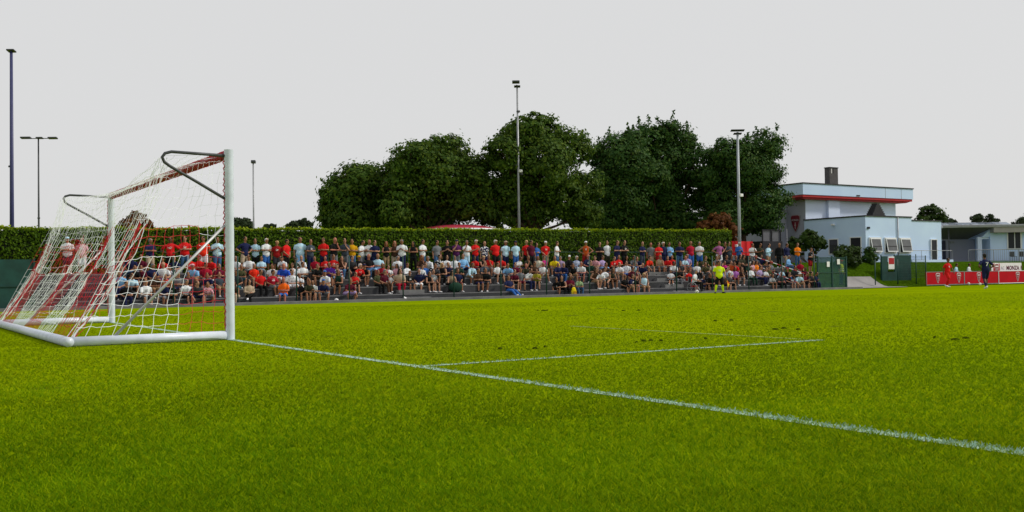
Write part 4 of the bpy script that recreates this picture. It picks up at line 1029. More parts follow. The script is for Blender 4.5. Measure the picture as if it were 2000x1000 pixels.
m_skin = [mat('fair skin', (.40, .205, .13), .55, .08, 6), mat('tanned skin', (.29, .13, .07), .55, .08, 6), mat('brown skin', (.13, .055, .03), .55, .08, 6), mat('flushed skin', (.42, .15, .10), .55, .08, 6)]
m_eye = mat('dark brow and lip', (.05, .02, .015), .6, .1, 6)
COLS = {'white': (.72, .75, .80), 'cream': (.62, .58, .48), 'pale blue': (.45, .68, .84), 'light blue': (.22, .46, .78), 'blue': (.03, .12, .40), 'royal blue': (.015, .07, .48), 'navy': (.010, .014, .06), 'slate': (.05, .065, .09), 'denim': (.05, .12, .25), 'grey': (.16, .17, .19), 'dark grey': (.04, .042, .05), 'black': (.007, .007, .008), 'red': (.60, .012, .012), 'bright red': (.75, .03, .01), 'crimson': (.36, .008, .03), 'dark red': (.26, .008, .008), 'burgundy': (.14, .008, .03), 'maroon': (.09, .006, .02), 'purple': (.08, .015, .09), 'violet': (.10, .03, .35), 'mustard': (.52, .27, .003), 'yellow': (.78, .60, .01), 'olive yellow': (.30, .27, .02), 'orange': (.80, .20, .004), 'rust orange': (.42, .07, .012), 'neon orange': (.95, .14, .01), 'beige': (.42, .33, .24), 'tan': (.30, .20, .11), 'brown': (.06, .03, .018), 'olive': (.06, .065, .03), 'dark olive': (.03, .032, .018), 'dark green': (.008, .035, .022), 'pale green': (.28, .42, .22), 'teal': (.02, .12, .16), 'pink': (.62, .32, .38), 'magenta': (.55, .02, .22), 'mauve': (.30, .09, .24), 'lilac': (.40, .30, .55), 'orchid': (.42, .14, .5), 'ginger': (.22, .06, .015), 'blond': (.50, .36, .15), 'dark': (.008, .006, .005), 'neon yellow': (.62, .80, .01)}
def col_of(words):
    for n in (2, 1):
        k = ' '.join(words.split()[:n])
        if k in COLS: return COLS[k]
    raise KeyError(words)
def cloth(desc):
    """desc like 'red jersey', 'navy splotched shirt', 'blue striped tee'"""
    if 'cloth ' + desc in MATS: return MATS['cloth ' + desc]
    c = col_of(desc); m = mat('cloth ' + desc, c, .85, .14, 5, bump=.5, bscale=9, spec=.15)
    n = m.node_tree; b = n.nodes['Principled BSDF']; base = b.inputs['Base Color'].links[0].from_socket
    tc = [x for x in n.nodes if x.type == 'TEX_COORD'][0]
    def mixin(fac, colr):
        mm = n.nodes.new('ShaderNodeMix'); mm.data_type = 'RGBA'; n.links.new(fac, mm.inputs[0]); n.links.new(base, mm.inputs[6]); mm.inputs[7].default_value = (*colr, 1); n.links.new(mm.outputs[2], b.inputs['Base Color'])
    def stepped(sock, lo, hi):
        r = n.nodes.new('ShaderNodeMapRange'); r.inputs['From Min'].default_value = lo; r.inputs['From Max'].default_value = hi; n.links.new(sock, r.inputs['Value']); return r.outputs[0]
    if 'striped' in desc:
        wv = n.nodes.new('ShaderNodeTexWave'); wv.bands_direction = 'Z'; wv.inputs['Scale'].default_value = 4.2; n.links.new(tc.outputs['Object'], wv.inputs['Vector'])
        mixin(stepped(wv.outputs['Fac'], .45, .55), (.02, .02, .03) if c[0] > .3 else (.68, .7, .75))
    elif 'splotched' in desc or 'camouflage' in desc or 'graphic' in desc:
        nz = n.nodes.new('ShaderNodeTexNoise'); nz.inputs['Scale'].default_value = 13; nz.inputs['Detail'].default_value = 1; n.links.new(tc.outputs['Object'], nz.inputs['Vector'])
        if 'splotched' in desc: mixin(stepped(nz.outputs['Fac'], .52, .54), (.75, .78, .82))
        elif 'camouflage' in desc: mixin(stepped(nz.outputs['Fac'], .5, .55), (.16, .13, .07))
        else: mixin(stepped(nz.outputs['Fac'], .60, .63), (.02, .02, .05))
    elif 'jersey' in desc or 'printed' in desc or 'badge' in desc:
        # a chest print: box in generated coordinates
        sx = n.nodes.new('ShaderNodeSeparateXYZ'); n.links.new(tc.outputs['Generated'], sx.inputs[0])
        def inside(sock, lo, hi):
            a = n.nodes.new('ShaderNodeMath'); a.operation = 'GREATER_THAN'; n.links.new(sock, a.inputs[0]); a.inputs[1].default_value = lo
            c2 = n.nodes.new('ShaderNodeMath'); c2.operation = 'LESS_THAN'; n.links.new(sock, c2.inputs[0]); c2.inputs[1].default_value = hi
            p = n.nodes.new('ShaderNodeMath'); p.operation = 'MULTIPLY'; n.links.new(a.outputs[0], p.inputs[0]); n.links.new(c2.outputs[0], p.inputs[1]); return p.outputs[0]
        bx = (.38, .62, .60, .76) if 'badge' not in desc else (.42, .58, .42, .60)
        p1 = inside(sx.outputs['X'], bx[0], bx[1]); p2 = inside(sx.outputs['Z'], bx[2], bx[3]); p3 = inside(sx.outputs['Y'], -1, .5)
        a = n.nodes.new('ShaderNodeMath'); a.operation = 'MULTIPLY'; n.links.new(p1, a.inputs[0]); n.links.new(p2, a.inputs[1])
        c3 = n.nodes.new('ShaderNodeMath'); c3.operation = 'MULTIPLY'; n.links.new(a.outputs[0], c3.inputs[0]); n.links.new(p3, c3.inputs[1])
        nz = n.nodes.new('ShaderNodeTexNoise'); nz.inputs['Scale'].default_value = 24; nz.inputs['Detail'].default_value = 1; n.links.new(tc.outputs['Object'], nz.inputs['Vector'])
        c4 = n.nodes.new('ShaderNodeMath'); c4.operation = 'MULTIPLY'; n.links.new(c3.outputs[0], c4.inputs[0]); n.links.new(stepped(nz.outputs['Fac'], .46, .54), c4.inputs[1])
        mixin(c4.outputs[0], (.75, .75, .75) if c[0] < .68 else (.05, .05, .09))
    return m
HAIRC = {'black': 'dark', 'brown': 'brown', 'ginger': 'ginger', 'blond': 'blond', 'grey': 'grey', 'white': 'white'}
def hair_mat(c):
    k = HAIRC.get(c, c); cc = COLS[k]
    if k == 'white': cc = (.55, .54, .53)
    return mat(k + ' hair', cc, .7, .25, 20, bump=.5, bscale=60)
PEOPLE = []
def use(o, m):
    if not o.data.materials: o.data.materials.append(m)
    o.material_slots[0].link = 'OBJECT'; o.material_slots[0].material = m
def person(pos, rz, pose, top, bottom, hair, group, scale=1.0, skin=0, girth=1.0, socks=None, shoes=None, label=None, row=0):
    P = POSES[pose]
    o = bpy.data.objects.new('person', P.body()); COL.objects.link(o)
    o.location = pos; o.rotation_euler = (0, 0, rz); o.scale = (scale * girth, scale * girth ** .6, scale)
    use(o, m_skin[skin]); o['category'] = 'person'
    if group: o['group'] = group
    def child(name, me, m):
        c = bpy.data.objects.new(name, me); COL.objects.link(c); c.parent = o; use(c, m); return c
    kind = 'tank' if any(k in top for k in ('tank', 'sleeveless', 'vest')) else ('long' if any(k in top for k in ('hoodie', 'jacket', 'cardigan', 'suit', 'sweater', 'shirt with')) else 'tee')
    sh = child('shirt', P.shirt(kind), cloth(top))
    long_ = any(k in bottom for k in ('trousers', 'jeans', 'leggings'))
    bd = bottom.replace('jeans', 'denim jeans') if bottom.split()[0] in ('jeans',) else bottom
    child('trousers' if long_ else 'shorts', P.bottoms('trousers' if long_ else 'shorts'), cloth(bd))
    if hair.endswith('cap'): child('cap', P.hair('cap'), cloth(hair))
    elif hair != 'bald':
        lg = hair.startswith('long '); child('hair', P.hair('long' if lg else 'short'), hair_mat(hair.replace('long ', '')))
    for i in (0, 1): child('shoe', P.shoe(i), shoes or (m_shoe_w if (len(PEOPLE) * 7 + i // 2) % 5 < 3 else m_shoe_d))
    if socks:
        for i in (0, 1): child('sock', P.sock(i), socks)
    hair_w = {'bald': 'bald', }.get(hair, hair if hair.endswith('cap') else hair + ' haired')
    PEOPLE.append(dict(o=o, top=top, bottom=bottom, hair=hair, hw=hair_w, pose=pose, row=row, x=pos[0], label=label))
    return o
m_shoe_w = mat('white trainers', (.72, .73, .76), .5, .05, 8); m_shoe_d = mat('dark shoes', (.02, .02, .024), .5, .1, 8)

# every row of the crowd: picture column, top, bottoms, hair, pose
CROWD = """
S 132 white tee|dark grey shorts|pale blue cap|fold
S 160 pink jersey|white shorts|ginger|front
S 293 navy polo|beige shorts|grey|fold
S 333 red printed tee|black shorts|black|hips
S 361 red printed polo|jeans|black|fold
S 397 bright red jersey|white shorts|black|back
S 424 pale blue tee|jeans|brown|hold
S 478 navy polo|beige shorts|black|hips
S 499 pale blue polo|black shorts|brown|fold
S 520 white tee|blue shorts|white|fold
S 541 dark red printed tee|dark grey shorts|blond|down
S 559 red tee|black shorts|black|front
S 586 pale blue jersey|light blue shorts|brown|down
S 606 slate printed tee|navy trousers|bald|fold
S 632 red tee|navy trousers|brown|fold
S 652 black tee|grey shorts|bald|chin
S 674 slate tee|grey trousers|black|chin
S 687 mustard tee|jeans|black|fold
S 706 white tee|grey shorts|black|hold
S 721 white printed tee|navy trousers|bald|fold
S 732 navy tee|navy trousers|black|fold
S 754 black sleeveless top|tan trousers|long ginger|fold
S 771 brown tank top|beige trousers|long ginger|fold
S 785 white polo|navy trousers|grey|hold
S 807 black tank top|black trousers|long black|fold
S 825 white tee|jeans|black|fold
S 853 grey tee|jeans|black|down
S 873 black tee|black trousers|black|hold
S 891 purple tee|grey shorts|navy cap|chin
S 911 white tee|pale blue shorts|grey|chin
S 928 red polo|navy shorts|white|hold
S 946 navy splotched shirt|navy trousers|bald|down
S 968 red polo|black shorts|white|back
S 987 pale blue tee|navy trousers|beige cap|down
S 1007 pale blue tee|blue trousers|navy cap|down
S 1028 red jersey|black shorts|blond|down
S 1037 maroon tee|black trousers|black|down
S 1047 blue hoodie|grey trousers|long black|fold
S 1065 red printed tee|beige shorts|white cap|front
S 1087 white tee|jeans|brown|fold
S 1144 rust orange sleeveless jersey|dark red shorts|white cap|hips
S 1171 black tee|black trousers|brown|fold
S 1186 white tee|dark olive trousers|black|back
S 1205 navy tee|navy trousers|brown|fold
S 1219 black printed tee|black trousers|black|fold
S 1254 navy tee|slate trousers|bald|fold
S 1271 grey tee|beige shorts|bald|down
S 1286 red tee|dark red shorts|black|fold
S 1295 navy jacket|navy trousers|white|down
S 1307 light blue shirt with long sleeves|navy trousers|black|fold
S 1327 navy tee|jeans|black|fold
S 1349 crimson tee|blue trousers|bald|back
S 1366 white tee|blue shorts|grey|fold
S 1404 mauve tee|white shorts|bald|hips
S 1414 black tee|black trousers|black|chin
S 1423 slate tee|dark grey trousers|black|hold
S 1443 blue shirt with long sleeves|jeans|white|hold
S 1469 white tee|grey trousers|black|chin
S 1484 dark olive tee|black trousers|black|hold
S 1500 pale blue shirt with long sleeves|tan trousers|black|hold
S 1522 black suit jacket|black trousers|bald|down
S 1536 navy sweater|beige trousers|black|down
S 1557 orange tee|jeans|brown|fold
4 235 dark grey tee|black shorts|black|lean
4 256 navy tee|jeans|black|lap
4 277 maroon tee|grey shorts|brown|sfold
4 320 red tee|navy shorts|black|lean
4 348 navy tee|grey shorts|bald|lean
4 372 red printed tee|grey shorts|brown|lap
4 390 red tee|black shorts|black|sfold
4 417 red tee|dark grey shorts|black|lean
4 462 white tee|grey shorts|grey|lap
4 486 white polo|dark grey shorts|black|lap
4 510 pale blue polo|grey trousers|brown|sfold
4 555 white jersey|black shorts|black|phone
4 573 dark olive tee|black shorts|brown|lean
4 588 white tee|tan shorts|bald|lean
4 616 crimson tee|dark green shorts|bald|lap
4 636 red jersey|dark green shorts|bald|sfold
4 652 red printed tee|navy shorts|brown|sfold
4 670 brown tank top|jeans|long brown|schin
4 684 dark grey tee|black shorts|brown|lean
4 700 black tee|black shorts|mustard cap|lap
4 719 black tee|jeans|bald|cross
4 738 pale blue tee|light blue shorts|bald|sfold
4 777 white tee|grey shorts|grey|lap
4 824 brown tee|denim trousers|long ginger|schin
4 838 white shirt with long sleeves|black trousers|grey|lean
4 856 black splotched tee|black trousers|black|lap
4 872 white tee|grey shorts|long black|lap
4 889 white shirt with long sleeves|navy trousers|black|lap
4 903 light blue shirt with long sleeves|navy shorts|brown|side
4 928 red tee|navy shorts|black|lap
4 941 black tank top|pink trousers|blond|schin
4 955 red polo|grey shorts|brown|schin
4 978 red tee|dark grey shorts|brown|lean
4 1013 white tee|navy shorts|brown|phone
4 1028 dark olive tee|black shorts|brown|schin
4 1052 cream tee|teal shorts|long brown|lap
4 1063 magenta tee|black shorts|black|sfold
4 1081 yellow tee|grey shorts|bald|lean
4 1097 lilac tee|navy trousers|grey|lap
4 1110 black jacket|black trousers|white cap|side
4 1126 blue striped tee|pale blue trousers|white|lap
4 1147 navy printed tee|dark green trousers|bald|side
4 1165 pink tee|grey shorts|black|lean
4 1175 lilac tee|light blue trousers|brown|lap
4 1196 red jersey|black shorts|brown|lean
4 1208 red printed tee|black shorts|bald|chinseat
4 1224 black tee|black shorts|brown|sfold
4 1237 grey tee|blue shorts|black|schin
4 1246 navy tee|navy shorts|brown|lean
4 1263 bright red tee|grey shorts|black|lean
4 1288 beige tank top|grey shorts|bald|schin
4 1303 red tee|grey shorts|brown|lean
4 1314 red polo|dark grey shorts|bald|lap
4 1333 pale blue tee|grey shorts|bald|lean
4 1343 lilac graphic tee|dark grey shorts|grey|lap
4 1373 olive tee|dark grey shorts|brown|lean
4 1405 black splotched tee|black shorts|long black|lap
4 1418 dark grey tee|black trousers|black|lean
4 1437 black tee|black shorts|brown|lean
4 1452 dark olive tee|black trousers|black|side
4 1464 black printed tee|grey trousers|black|stretch
4 1488 navy tee|navy trousers|black|lap
4 1541 light blue shirt with long sleeves|jeans|grey|lap
3 241 slate tee|blue shorts|black|lap
3 262 black tee|navy shorts|brown|lean
3 278 maroon tee|black shorts|brown|lean
3 295 navy tee|tan shorts|grey|lap
3 321 white tee|purple shorts|bald|side
3 336 navy striped tee|grey shorts|black|lean
3 381 light blue tee|tan shorts|pink cap|lean
3 402 crimson tee|grey shorts|black|lap
3 428 burgundy tee|black shorts|brown|sfold
3 465 olive tee|teal shorts|grey|lean
3 497 bright red polo|tan shorts|grey|lap
3 532 white tee|brown shorts|black|lap
3 552 royal blue polo|white shorts|bald|lean
3 572 white graphic tee|grey shorts|brown|lap
3 590 white tee|black shorts|black|sfold
3 613 black tee|brown shorts|brown|lean
3 645 violet tee|black shorts|black|phone
3 658 maroon splotched tee|light blue shorts|brown|lean
3 698 red jersey|black shorts|white|lean
3 716 black tank top|black shorts|navy cap|lean
3 747 crimson tee|dark grey shorts|brown|phone
3 760 white tee|black shorts|black|lap
3 776 pink tee|grey shorts|long black|lap
3 795 white jacket|black trousers|brown|sfold
3 818 white shirt with long sleeves|navy trousers|brown|lean
3 830 blue tee|denim trousers|brown|lap
3 847 dark grey tee|black shorts|black|lean
3 865 black tank top|black trousers|long blond|lap
3 878 navy tee|navy shorts|brown|sfold
3 892 dark green tee|black trousers|black|lean
3 918 pale blue jacket|tan shorts|brown|lean
3 946 slate tee|black shorts|black|lap
3 970 white tee|black shorts|brown|side
3 994 light blue polo|grey shorts|brown|lean
3 1009 burgundy tee|black shorts|black|lap
3 1022 dark olive tee|olive shorts|bald|lean
3 1043 brown tee|tan shorts|brown|sfold
3 1062 white polo|tan shorts|bald|side
3 1087 navy shirt|navy trousers|bald|lap
3 1102 navy jacket|blue trousers|grey|lap
3 1116 black tee|tan shorts|brown|lean
3 1138 white tee|navy shorts|flush|lean
3 1155 dark green tee|dark green trousers|brown|lap
3 1181 brown tee|jeans|black|lean
3 1209 white tee|tan shorts|ginger|lean
3 1225 white graphic tee|blue shorts|black|lap
3 1238 pale blue tee|grey shorts|brown|lap
3 1256 navy tee|black shorts|bald|lean
3 1314 white tee|navy shorts|black|lean
3 1329 dark grey tee|black shorts|brown|lap
3 1362 white tee|black trousers|long black|lap
3 1379 olive camouflage tee|grey shorts|brown|lean
3 1393 cream tee|navy shorts|black|lap
3 1403 red tee|black shorts|black|lap
3 1416 magenta tee|black shorts|black|lap
3 1426 rust orange tee|grey shorts|brown|lap
3 1434 red jersey|black shorts|black|lean
3 1447 brown tee|tan shorts|brown|schin
3 1478 orange graphic tee|grey trousers|brown|stretch
3 1492 dark grey tee|black shorts|black|lean
3 1562 crimson tee|black shorts|brown|lap
2 216 black tee|navy shorts|black|lean
2 236 light blue tee|navy trousers|black|lap
2 254 pale blue tee|black shorts|brown|lean
2 300 brown tee|tan shorts|brown|lap
2 330 bright red tee|black shorts|black|lean
2 350 grey tee|navy shorts|grey|sfold
2 372 dark grey tee|grey shorts|brown|lap
2 410 navy tee|grey shorts|black|lean
2 427 slate tee|tan shorts|brown|lap
2 463 dark grey tee|teal trousers|brown|lap
2 508 red polo|black trousers|brown|lap
2 530 crimson jersey|grey shorts|black|lap
2 571 white graphic tee|white shorts|black|side
2 587 white jersey|black shorts|black|sfold
2 640 white polo|tan shorts|blue cap|lean
2 662 dark green tank top|black shorts|long brown|lap
2 691 red tee|black shorts|brown|phone
2 737 olive tee|black trousers|brown|lap
2 749 maroon polo|brown trousers|grey|lap
2 761 black striped tee|beige shorts|black|lap
2 780 beige tee|crimson trousers|long black|lap
2 798 black printed tee|dark grey shorts|black|lap
2 821 navy polo|white shorts|bald|lap
2 834 black tank top|black shorts|long brown|lean
2 846 grey printed tee|brown shorts|brown|lap
2 877 beige tank top|black trousers|long black|lean
2 895 navy tee|maroon shorts|brown|lap
2 935 brown tee|navy shorts|black|sfold
2 950 black tee|dark grey shorts|black|lap
2 1004 maroon tee|black shorts|black|lean
2 1017 grey graphic tee|burgundy shorts|black|lap
2 1032 white jersey|navy trousers|black|phone
2 1046 olive yellow tee|dark olive shorts|black|phone
2 1161 brown tank top|tan shorts|long brown|lap
2 1171 white printed tee|grey shorts|brown|lean
2 1183 white tee|dark green shorts|black|cross
2 1192 dark olive tank top|brown shorts|long brown|lean
2 1236 maroon tee|black shorts|black|lap
2 1310 white graphic tee|black shorts|black|stretch
2 1328 black tee|grey trousers|black|phone
2 1346 red tee|red shorts|brown|lap
2 1394 grey tee|grey shorts|brown|lean
2 1415 blue striped tee|grey shorts|black|lean
2 1436 orchid tee|burgundy shorts|long black|lap
2 1449 brown graphic tee|grey shorts|long brown|schin
2 1465 white shirt with long sleeves|dark green trousers|white|sfold
2 1480 lilac tee|navy trousers|brown|lap
2 1490 white tee|navy trousers|black|lean
2 1522 pale blue tee|denim trousers|black|lean
2 1570 burgundy tee|dark red shorts|black|lean
1 222 navy tee|black shorts|black|lean
1 247 black tee|navy trousers|brown|lap
1 283 white printed tee|dark grey shorts|brown|lap
1 322 navy tee|grey shorts|black|lap
1 338 black printed tee|black shorts|blond|lean
1 362 white tee|black shorts|grey|lap
1 382 dark grey tee|navy shorts|brown|lean
1 399 pink graphic tee|grey shorts|brown|lean
1 461 brown tank top|beige trousers|long brown|lean
1 485 beige cardigan|black trousers|long black|cross
1 555 neon orange tee|blue shorts|bald|sfold
1 587 black graphic tee|black shorts|black|lap
1 598 dark olive tee|black shorts|black|lean
1 611 white tee|tan shorts|brown|phone
1 629 navy tee|grey shorts|blue cap|lean
1 676 maroon tee|lilac shorts|brown|lean
1 994 navy tee|blue trousers|brown|stretch
1 1089 black badge tee|black shorts|black|lean
1 1099 black tank top|black trousers|long black|lean
1 1111 burgundy badge tee|black trousers|long brown|phone
1 1129 pale green tee|jeans|maroon cap|lean
1 1217 black tee|black shorts|brown|lap
1 1228 navy printed tee|tan shorts|brown|lean
1 1237 black tee|grey shorts|bald|lean
1 1258 pale blue tank top|tan shorts|blond|lap
1 1372 navy tee|navy shorts|brown|lap
1 1505 black striped tee|dark olive shorts|black|lean
4 1428 dark grey tee|grey shorts|black|lap
4 1397 grey tee|black shorts|brown|schin
4 1446 dark olive tee|black trousers|long black|sfold
4 1477 slate tee|black shorts|bald|side
4 1497 black tee|grey trousers|brown|lean
3 1458 dark green tee|black shorts|black|lean
3 1470 pink tee|grey shorts|long black|lap
3 1506 grey tee|black trousers|bald|side
2 1404 black tee|grey shorts|black|side
2 1425 white tee|grey shorts|brown|lap
2 1503 olive tee|black trousers|brown|sfold
2 1537 black tee|blue trousers|bald|lean
2 1554 dark grey tee|black shorts|black|lap
1 1423 dark grey tee|black shorts|brown|side
1 1382 black tee|black shorts|black|lean
1 1523 dark grey tee|black trousers|bald|lap
1 1570 burgundy tee|black shorts|brown|phone
1 1541 black tee|dark grey shorts|black|lap
1 1557 pale blue tee|tan shorts|white cap|lean
1 1580 dark grey tee|black trousers|black|schin
1 1590 navy hoodie|navy trousers|black|phone
"""
GROUPS = {'S': 'spectators standing along the top of the terrace', '4': 'spectators seated on the top step', '3': 'spectators seated on the second step from the top', '2': 'spectators seated on the second step from the bottom', '1': 'spectators seated on the lowest step'}
def crowd():
    rnd = random.Random(21)
    for ln in CROWD.strip().split('\n'):
        row, px, rest = ln.split(' ', 2); top, bot, hair, pose = rest.split('|')
        skin = 0 if rnd.random() < .45 else 1
        if hair == 'flush': hair, skin = 'grey', 3
        if hair == 'bald' and rnd.random() < .4: skin = 3
        if rnd.random() < .07 and hair == 'black': skin = 2
        if row == 'S':
            y = 37.0 + rnd.uniform(-.1, .35); x = at_a(int(px), 485, y).x; z = TIER_Z[3]; sc_ = rnd.uniform(.95, 1.03)
            if 'long' in hair: sc_ *= .95
            rz = R(rnd.uniform(-34, 18)); girth = rnd.uniform(.95, 1.16)
            if px in ('706', '559', '1087'): rz = R(34)
            if px == '541': sc_ = .92
        else:
            if pose == 'chinseat': pose = 'sfold'
            if pose in ('lean', 'lap') and rnd.random() < .5: pose += '2'
            k = int(row) - 1; y = TIER_Y[k] + .26; x = at_a(int(px), 525, y).x; z = TIER_Z[k] - .01
            sc_ = rnd.uniform(.88, 1.04); y += rnd.uniform(-.05, .12); rz = R(rnd.uniform(-48, 20)); girth = rnd.uniform(.95, 1.16)
            if px in ('1346', '1310', '587', '761', '760', '1372'): sc_ = .78
        o = person((x, y, z), rz, pose, top, bot, hair, GROUPS[row], sc_, skin, girth, row=row)
        if rnd.random() < .35: o.scale.x *= -1
crowd()
def others():
    # the assistant referee, two players, people behind the boards, the steward
    p = on_pitch(1405, 573); blk = cloth('black shorts'); ny = cloth('neon yellow socks')
    o = person((p.x, p.y, p.z), R(-28), 'flag', 'neon yellow jersey', 'black shorts', 'black', None, 1.03, 1, 1.08, ny, m_shoe_d, 'person in neon yellow shirt and socks with black shorts holding a flag at the touchline')
    w = o.matrix_world if False else None
    fl = thing('offside_flag', 'orange and yellow chequered flag held down by the person in neon yellow', 'flag', (p.x + .33, p.y - .22, p.z + .88), R(-8))
    MB().tube([(0, 0, .12), (.03, -.05, -.62)], .011, 6).build('stick', m_dark_steel, fl)
    q = MB(); V = []
    n = 7
    for i in range(n):
        for j in range(4):
            V.append((.005 + .05 * i / n + .16 * j / 3 * (.6 + .4 * math.sin(i)), -.02 + .035 * math.sin(i * .9 + j), -.06 - .55 * i / (n - 1) - .05 * j))
    for i in range(n - 1):
        for j in range(3):
            q.cur = (i // 2 + (j > 0)) % 2; q.add([V[i * 4 + j], V[i * 4 + j + 1], V[i * 4 + 5 + j], V[i * 4 + 4 + j]], [(0, 1, 2, 3)])
    c = q.build('cloth', [mat('flag yellow', (.85, .65, .01), .7, .05, 3), mat('flag orange', (.85, .10, .01), .7, .05, 3)], fl)
    sd = c.modifiers.new('t', 'SOLIDIFY'); sd.thickness = .004
    p = on_pitch(1851, 561)
    person((p.x, p.y, p.z), R(-5), 'walk', 'red jersey', 'red shorts', 'black', None, 1.08, 2, 1.0, cloth('red socks'), m_shoe_w, 'person in all red football kit walking in front of the red boards')
    p = on_pitch(1926, 564)
    o = person((p.x, p.y, p.z), R(150), 'stride', 'navy top', 'navy shorts', 'black', None, .96, 2, 1.03, cloth('navy socks'), m_shoe_w, 'person in all navy kit numbered 7 striding with hands on hips')
    sh = [c for c in o.children if c.name.startswith('shirt')][0]
    text_mesh('7', .26, m_whitev, sh, (0, .155, 1.22), R(180), name='number', bold=.03)
    # two seated officials behind the boards
    for px, top, lab, h in ((1866, 'pale blue shirt with long sleeves', 'person in pale blue shirt seated low behind the boards beside the red player', 'black'), (1891, 'white shirt with long sleeves', 'person in white shirt seated behind the boards between the two players', 'black')):
        a = at_a(px, 525, 36.4); person((a.x, 36.4, .48), R(20), 'lap', top, 'navy trousers', h, 'people seated behind the red boards', .95, 1, 1.1, label=lab)
        b = thing('bench_seat', 'grey bench seat under the person in ' + ('pale blue shirt' if px == 1866 else 'white shirt') + ' behind the boards', 'seat', (a.x, 36.45, .16), 0, 'seats behind the red boards')
        MB().box(-.25, .25, -.2, .2, .24, .30).build('seat', m_dark_steel, b)
        for dx in (-.22, .22): MB().box(dx - .02, dx + .02, -.18, .18, -.53, .239).build('leg', m_dark_steel, b)
    # steward behind the gate
    a = at_a(1643, 540, 35.2); o = person((a.x, 35.2, -.1), R(10), 'down', 'black tee', 'navy trousers', 'red cap', None, 1.0, 1, 1.1, None, m_shoe_d, 'person in high visibility vest and red cap standing behind the green gate')
    vest = child_vest(o, 'down')
    # men on the stairs at the right
    a = at_a(1582, 500, 35.9); person((a.x, 35.9, .78), R(15), 'chin', 'black printed tee', 'dark red shorts', 'brown', None, .98, 0, 1.1, None, m_shoe_d, 'person in black tee and dark red shorts standing on the stairs at the terrace end')
    # wheelchair user with a child in front
    a = on_pitch(1357, 571.5); gy = 33.75; gx = at_a(1357, 560, gy).x; g0 = -.33
    person((gx, gy + .05, g0 + .50), R(28), 'lap', 'white printed tee', 'black trousers', 'grey', None, .98, 0, 1.1, None, m_shoe_d, 'person in white tee seated in a wheelchair at the kerb')
    t = thing('wheelchair', 'black wheelchair with large wheels at the foot of the terrace', 'wheelchair', (gx, gy, g0), R(28))
    MB().box(-.24, .24, -.22, .24, .42, .47).build('seat', m_black, t); MB().box(-.24, .24, .30, .33, .55, .98).build('backrest', m_black, t)
    for x in (-.30, .30):
        wv = MB(); pts = [(x, .08 + .30 * math.cos(i * .2618), .31 + .30 * math.sin(i * .2618)) for i in range(25)]; wv.tube(pts, .018, 6)
        wo = wv.build('wheel', m_steel, t, True); sp = MB()
        for k in range(6): sp.tube([(x, .08, .31), (x, .08 + .29 * math.cos(k * 1.0472), .31 + .29 * math.sin(k * 1.0472))], .006, 4)
        sp.build('spokes', m_steel, wo)
        MB().tube([(x * .85, -.35, .075 + .07 * math.sin(i * .5236)) if False else (x * .85, -.35 + .07 * math.cos(i * .5236), .085 + .07 * math.sin(i * .5236)) for i in range(13)], .012, 5).build('castor', m_black, t)
        MB().tube([(x * .85, .32, .98), (x * .85, .32, .46), (x * .85, -.25, .44), (x * .85, -.42, .12)], .014, 6).build('side_frame', m_steel, t)
        MB().box(x * .85 - .07, x * .85 + .07, -.56, -.40, .10, .12).build('footrest', m_black, t)
    a = at_a(1365, 560, 33.85); person((a.x, 34.46, -.03), R(10), 'lap', 'bright red tee', 'red shorts', 'brown', None, .74, 0, 1, None, m_shoe_w, 'child in bright red tee seated beside the wheelchair')
    # balls along the touchline
    for px, py, lab in ((657, 591, 'white football left of the others against the kerb near the goal'), (790, 587.5, 'white football against the kerb below the empty steps'), (1361, 573, 'white football at the kerb below the wheelchair'), (1892, 557, 'white football at the foot of the boards between the players'), (1914, 557.5, 'white football beside the boot of the navy player')):
        p = on_pitch(px, py)
        q = MB(); bm = bmesh.new(); bmesh.ops.create_icosphere(bm, subdivisions=3, radius=.11)
        q.add([v.co for v in bm.verts], [[v.index for v in f.verts] for f in bm.faces])
        # dark pentagon patches at the icosahedron corners
        bm2 = bmesh.new(); bmesh.ops.create_icosphere(bm2, subdivisions=1, radius=1); corners = [v.co.copy() for v in bm2.verts]
        q.mi = [1 if max((f.calc_center_median().normalized()).dot(c) for c in corners) > .965 else 0 for f in bm.faces]
        o = tag(q.build('football', [m_ball, m_black], None, True, (p.x, p.y, p.z + .11)), lab, 'ball', 'footballs lying along the touchline'); o.rotation_euler = (px, py, 0); bm.free(); bm2.free()
    # bag things
    a = at_a(887, 560, 34.75); q = MB(); q.ell((0, 0, .28), (.42, .16, .28), 14, 10); b = thing('dark_green_bag', 'big dark green sports bag standing on the lower step', 'bag', (a.x, 34.6, TIER_Z[0]))
    q.build('bag_body', cloth('dark green bag'), b, True); MB().tube([(-.2, 0, .5), (-.12, 0, .62), (.12, 0, .62), (.2, 0, .5)], .015, 6).build('handle', m_black, b)
    a = at_a(1122, 570, 33.75); b = thing('yellow_bag', 'yellow rucksack on the walkway beside the pale green tee', 'bag', (a.x, 33.8, -.33))
    q = MB(); ring_tube(q, [(0, 0, .04), (0, 0, .22), (0, .02, .42)], [(.15, .10), (.17, .12), (.10, .07)], Vector((0, -1, 0)), 12); q.build('bag_body', cloth('yellow bag'), b, True)
    MB().box(-.09, .09, -.15, -.10, .08, .24).build('pocket', cloth('mustard pocket'), b)
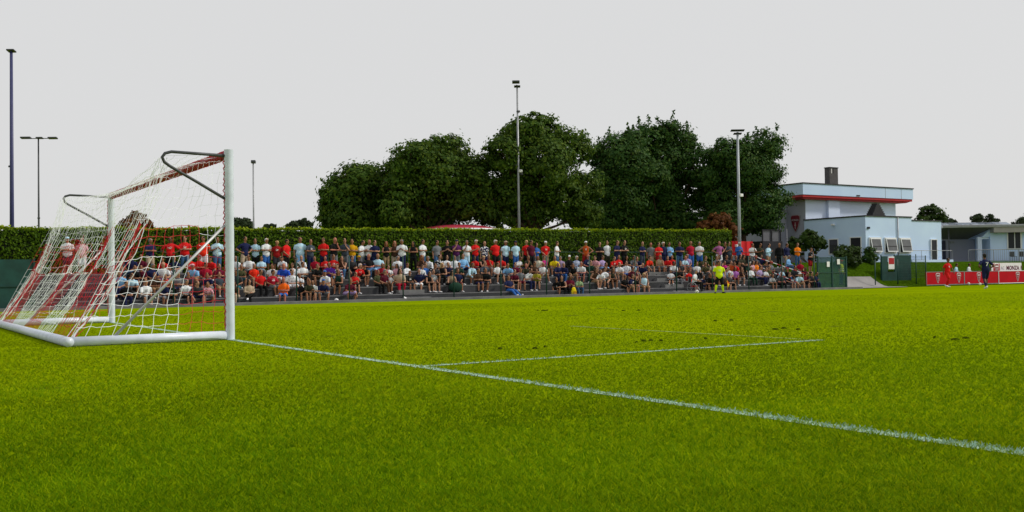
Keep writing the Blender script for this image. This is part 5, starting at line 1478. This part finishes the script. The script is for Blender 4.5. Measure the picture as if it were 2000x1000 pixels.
def child_vest(o, pose):
    P = POSES[pose]; q = MB(); P.torso(q, .03, -.06, .46, .01)
    for k in (-1, 1): limb(q, [P.T(k * .10, 0, .40), P.T(k * .14, 0, .45)], [.06, .05])
    me = remesh(q, .022); c = bpy.data.objects.new('vest', me); COL.objects.link(c); c.parent = o; use(c, cloth('neon yellow vest'))
    for z in (1.0, 1.12):
        b = MB(); pts = [(.205 * math.cos(i * .2618), .155 * math.sin(i * .2618) - .01, z) for i in range(25)]; b.tube(pts, .018, 4); b.build('reflective_band', m_whitev, c)
    return c
others()

# labels: look first, then neighbours
POSE_W = {'fold': 'with folded arms', 'hips': 'with hands on hips', 'down': 'arms hanging', 'chin': 'one hand raised to chin', 'hold': 'both hands before chest', 'front': 'hands clasped low', 'back': 'hands behind back', 'lap': '', 'lap2': '', 'lean2': 'leaning forward', 'lean': 'leaning forward', 'sfold': 'with folded arms', 'cross': 'with crossed legs', 'schin': 'chin on hand', 'stretch': 'with legs stretched out', 'phone': 'looking down', 'side': 'with knees apart'}
ROW_W = {'S': 'top', '4': 'top step', '3': 'third step', '2': 'second step', '1': 'lowest step'}
def short(t): return t.replace(' with long sleeves', '')
def label_people():
    rows = {}
    for p in PEOPLE:
        if p['label']: p['o']['label'] = p['label']
        else: rows.setdefault(p['row'], []).append(p)
    sig = {}
    for r, L in rows.items():
        L.sort(key=lambda p: p['x'])
        for i, p in enumerate(L):
            verb = 'standing' if r == 'S' else 'on ' + ROW_W[r]
            hw, t = p['hw'], short(p['top'])
            full = f"{hw} person in {t} and {p['bottom']} {verb}"
            alt = []
            for k, wd in ((1, 'left of'), (-1, 'right of')):
                if 0 <= i + k < len(L):
                    q = L[i + k]; qs = short(q['top'])
                    alt += [f"{full} {wd} {qs}", f"{hw} person in {t} {verb} {wd} {qs} and {q['bottom']}", f"person in {t} {verb} {wd} {q['hw']} person in {qs}"]
            p['c'] = [f"{full} {POSE_W[p['pose']]}".strip(), full]; p['alt'] = alt
            sig.setdefault((hw, t, p['bottom'], r), []).append(p)
    used = set()
    for k, L in sig.items():
        for p in L:
            opts = [c for c in (p['c'] if len(L) == 1 else p['alt']) + p['alt'] if len(c.split()) <= 16]
            c = next((c for c in opts if c not in used), opts[0] if opts else p['c'][1])
            used.add(c); p['o']['label'] = c
label_people()

#@@END
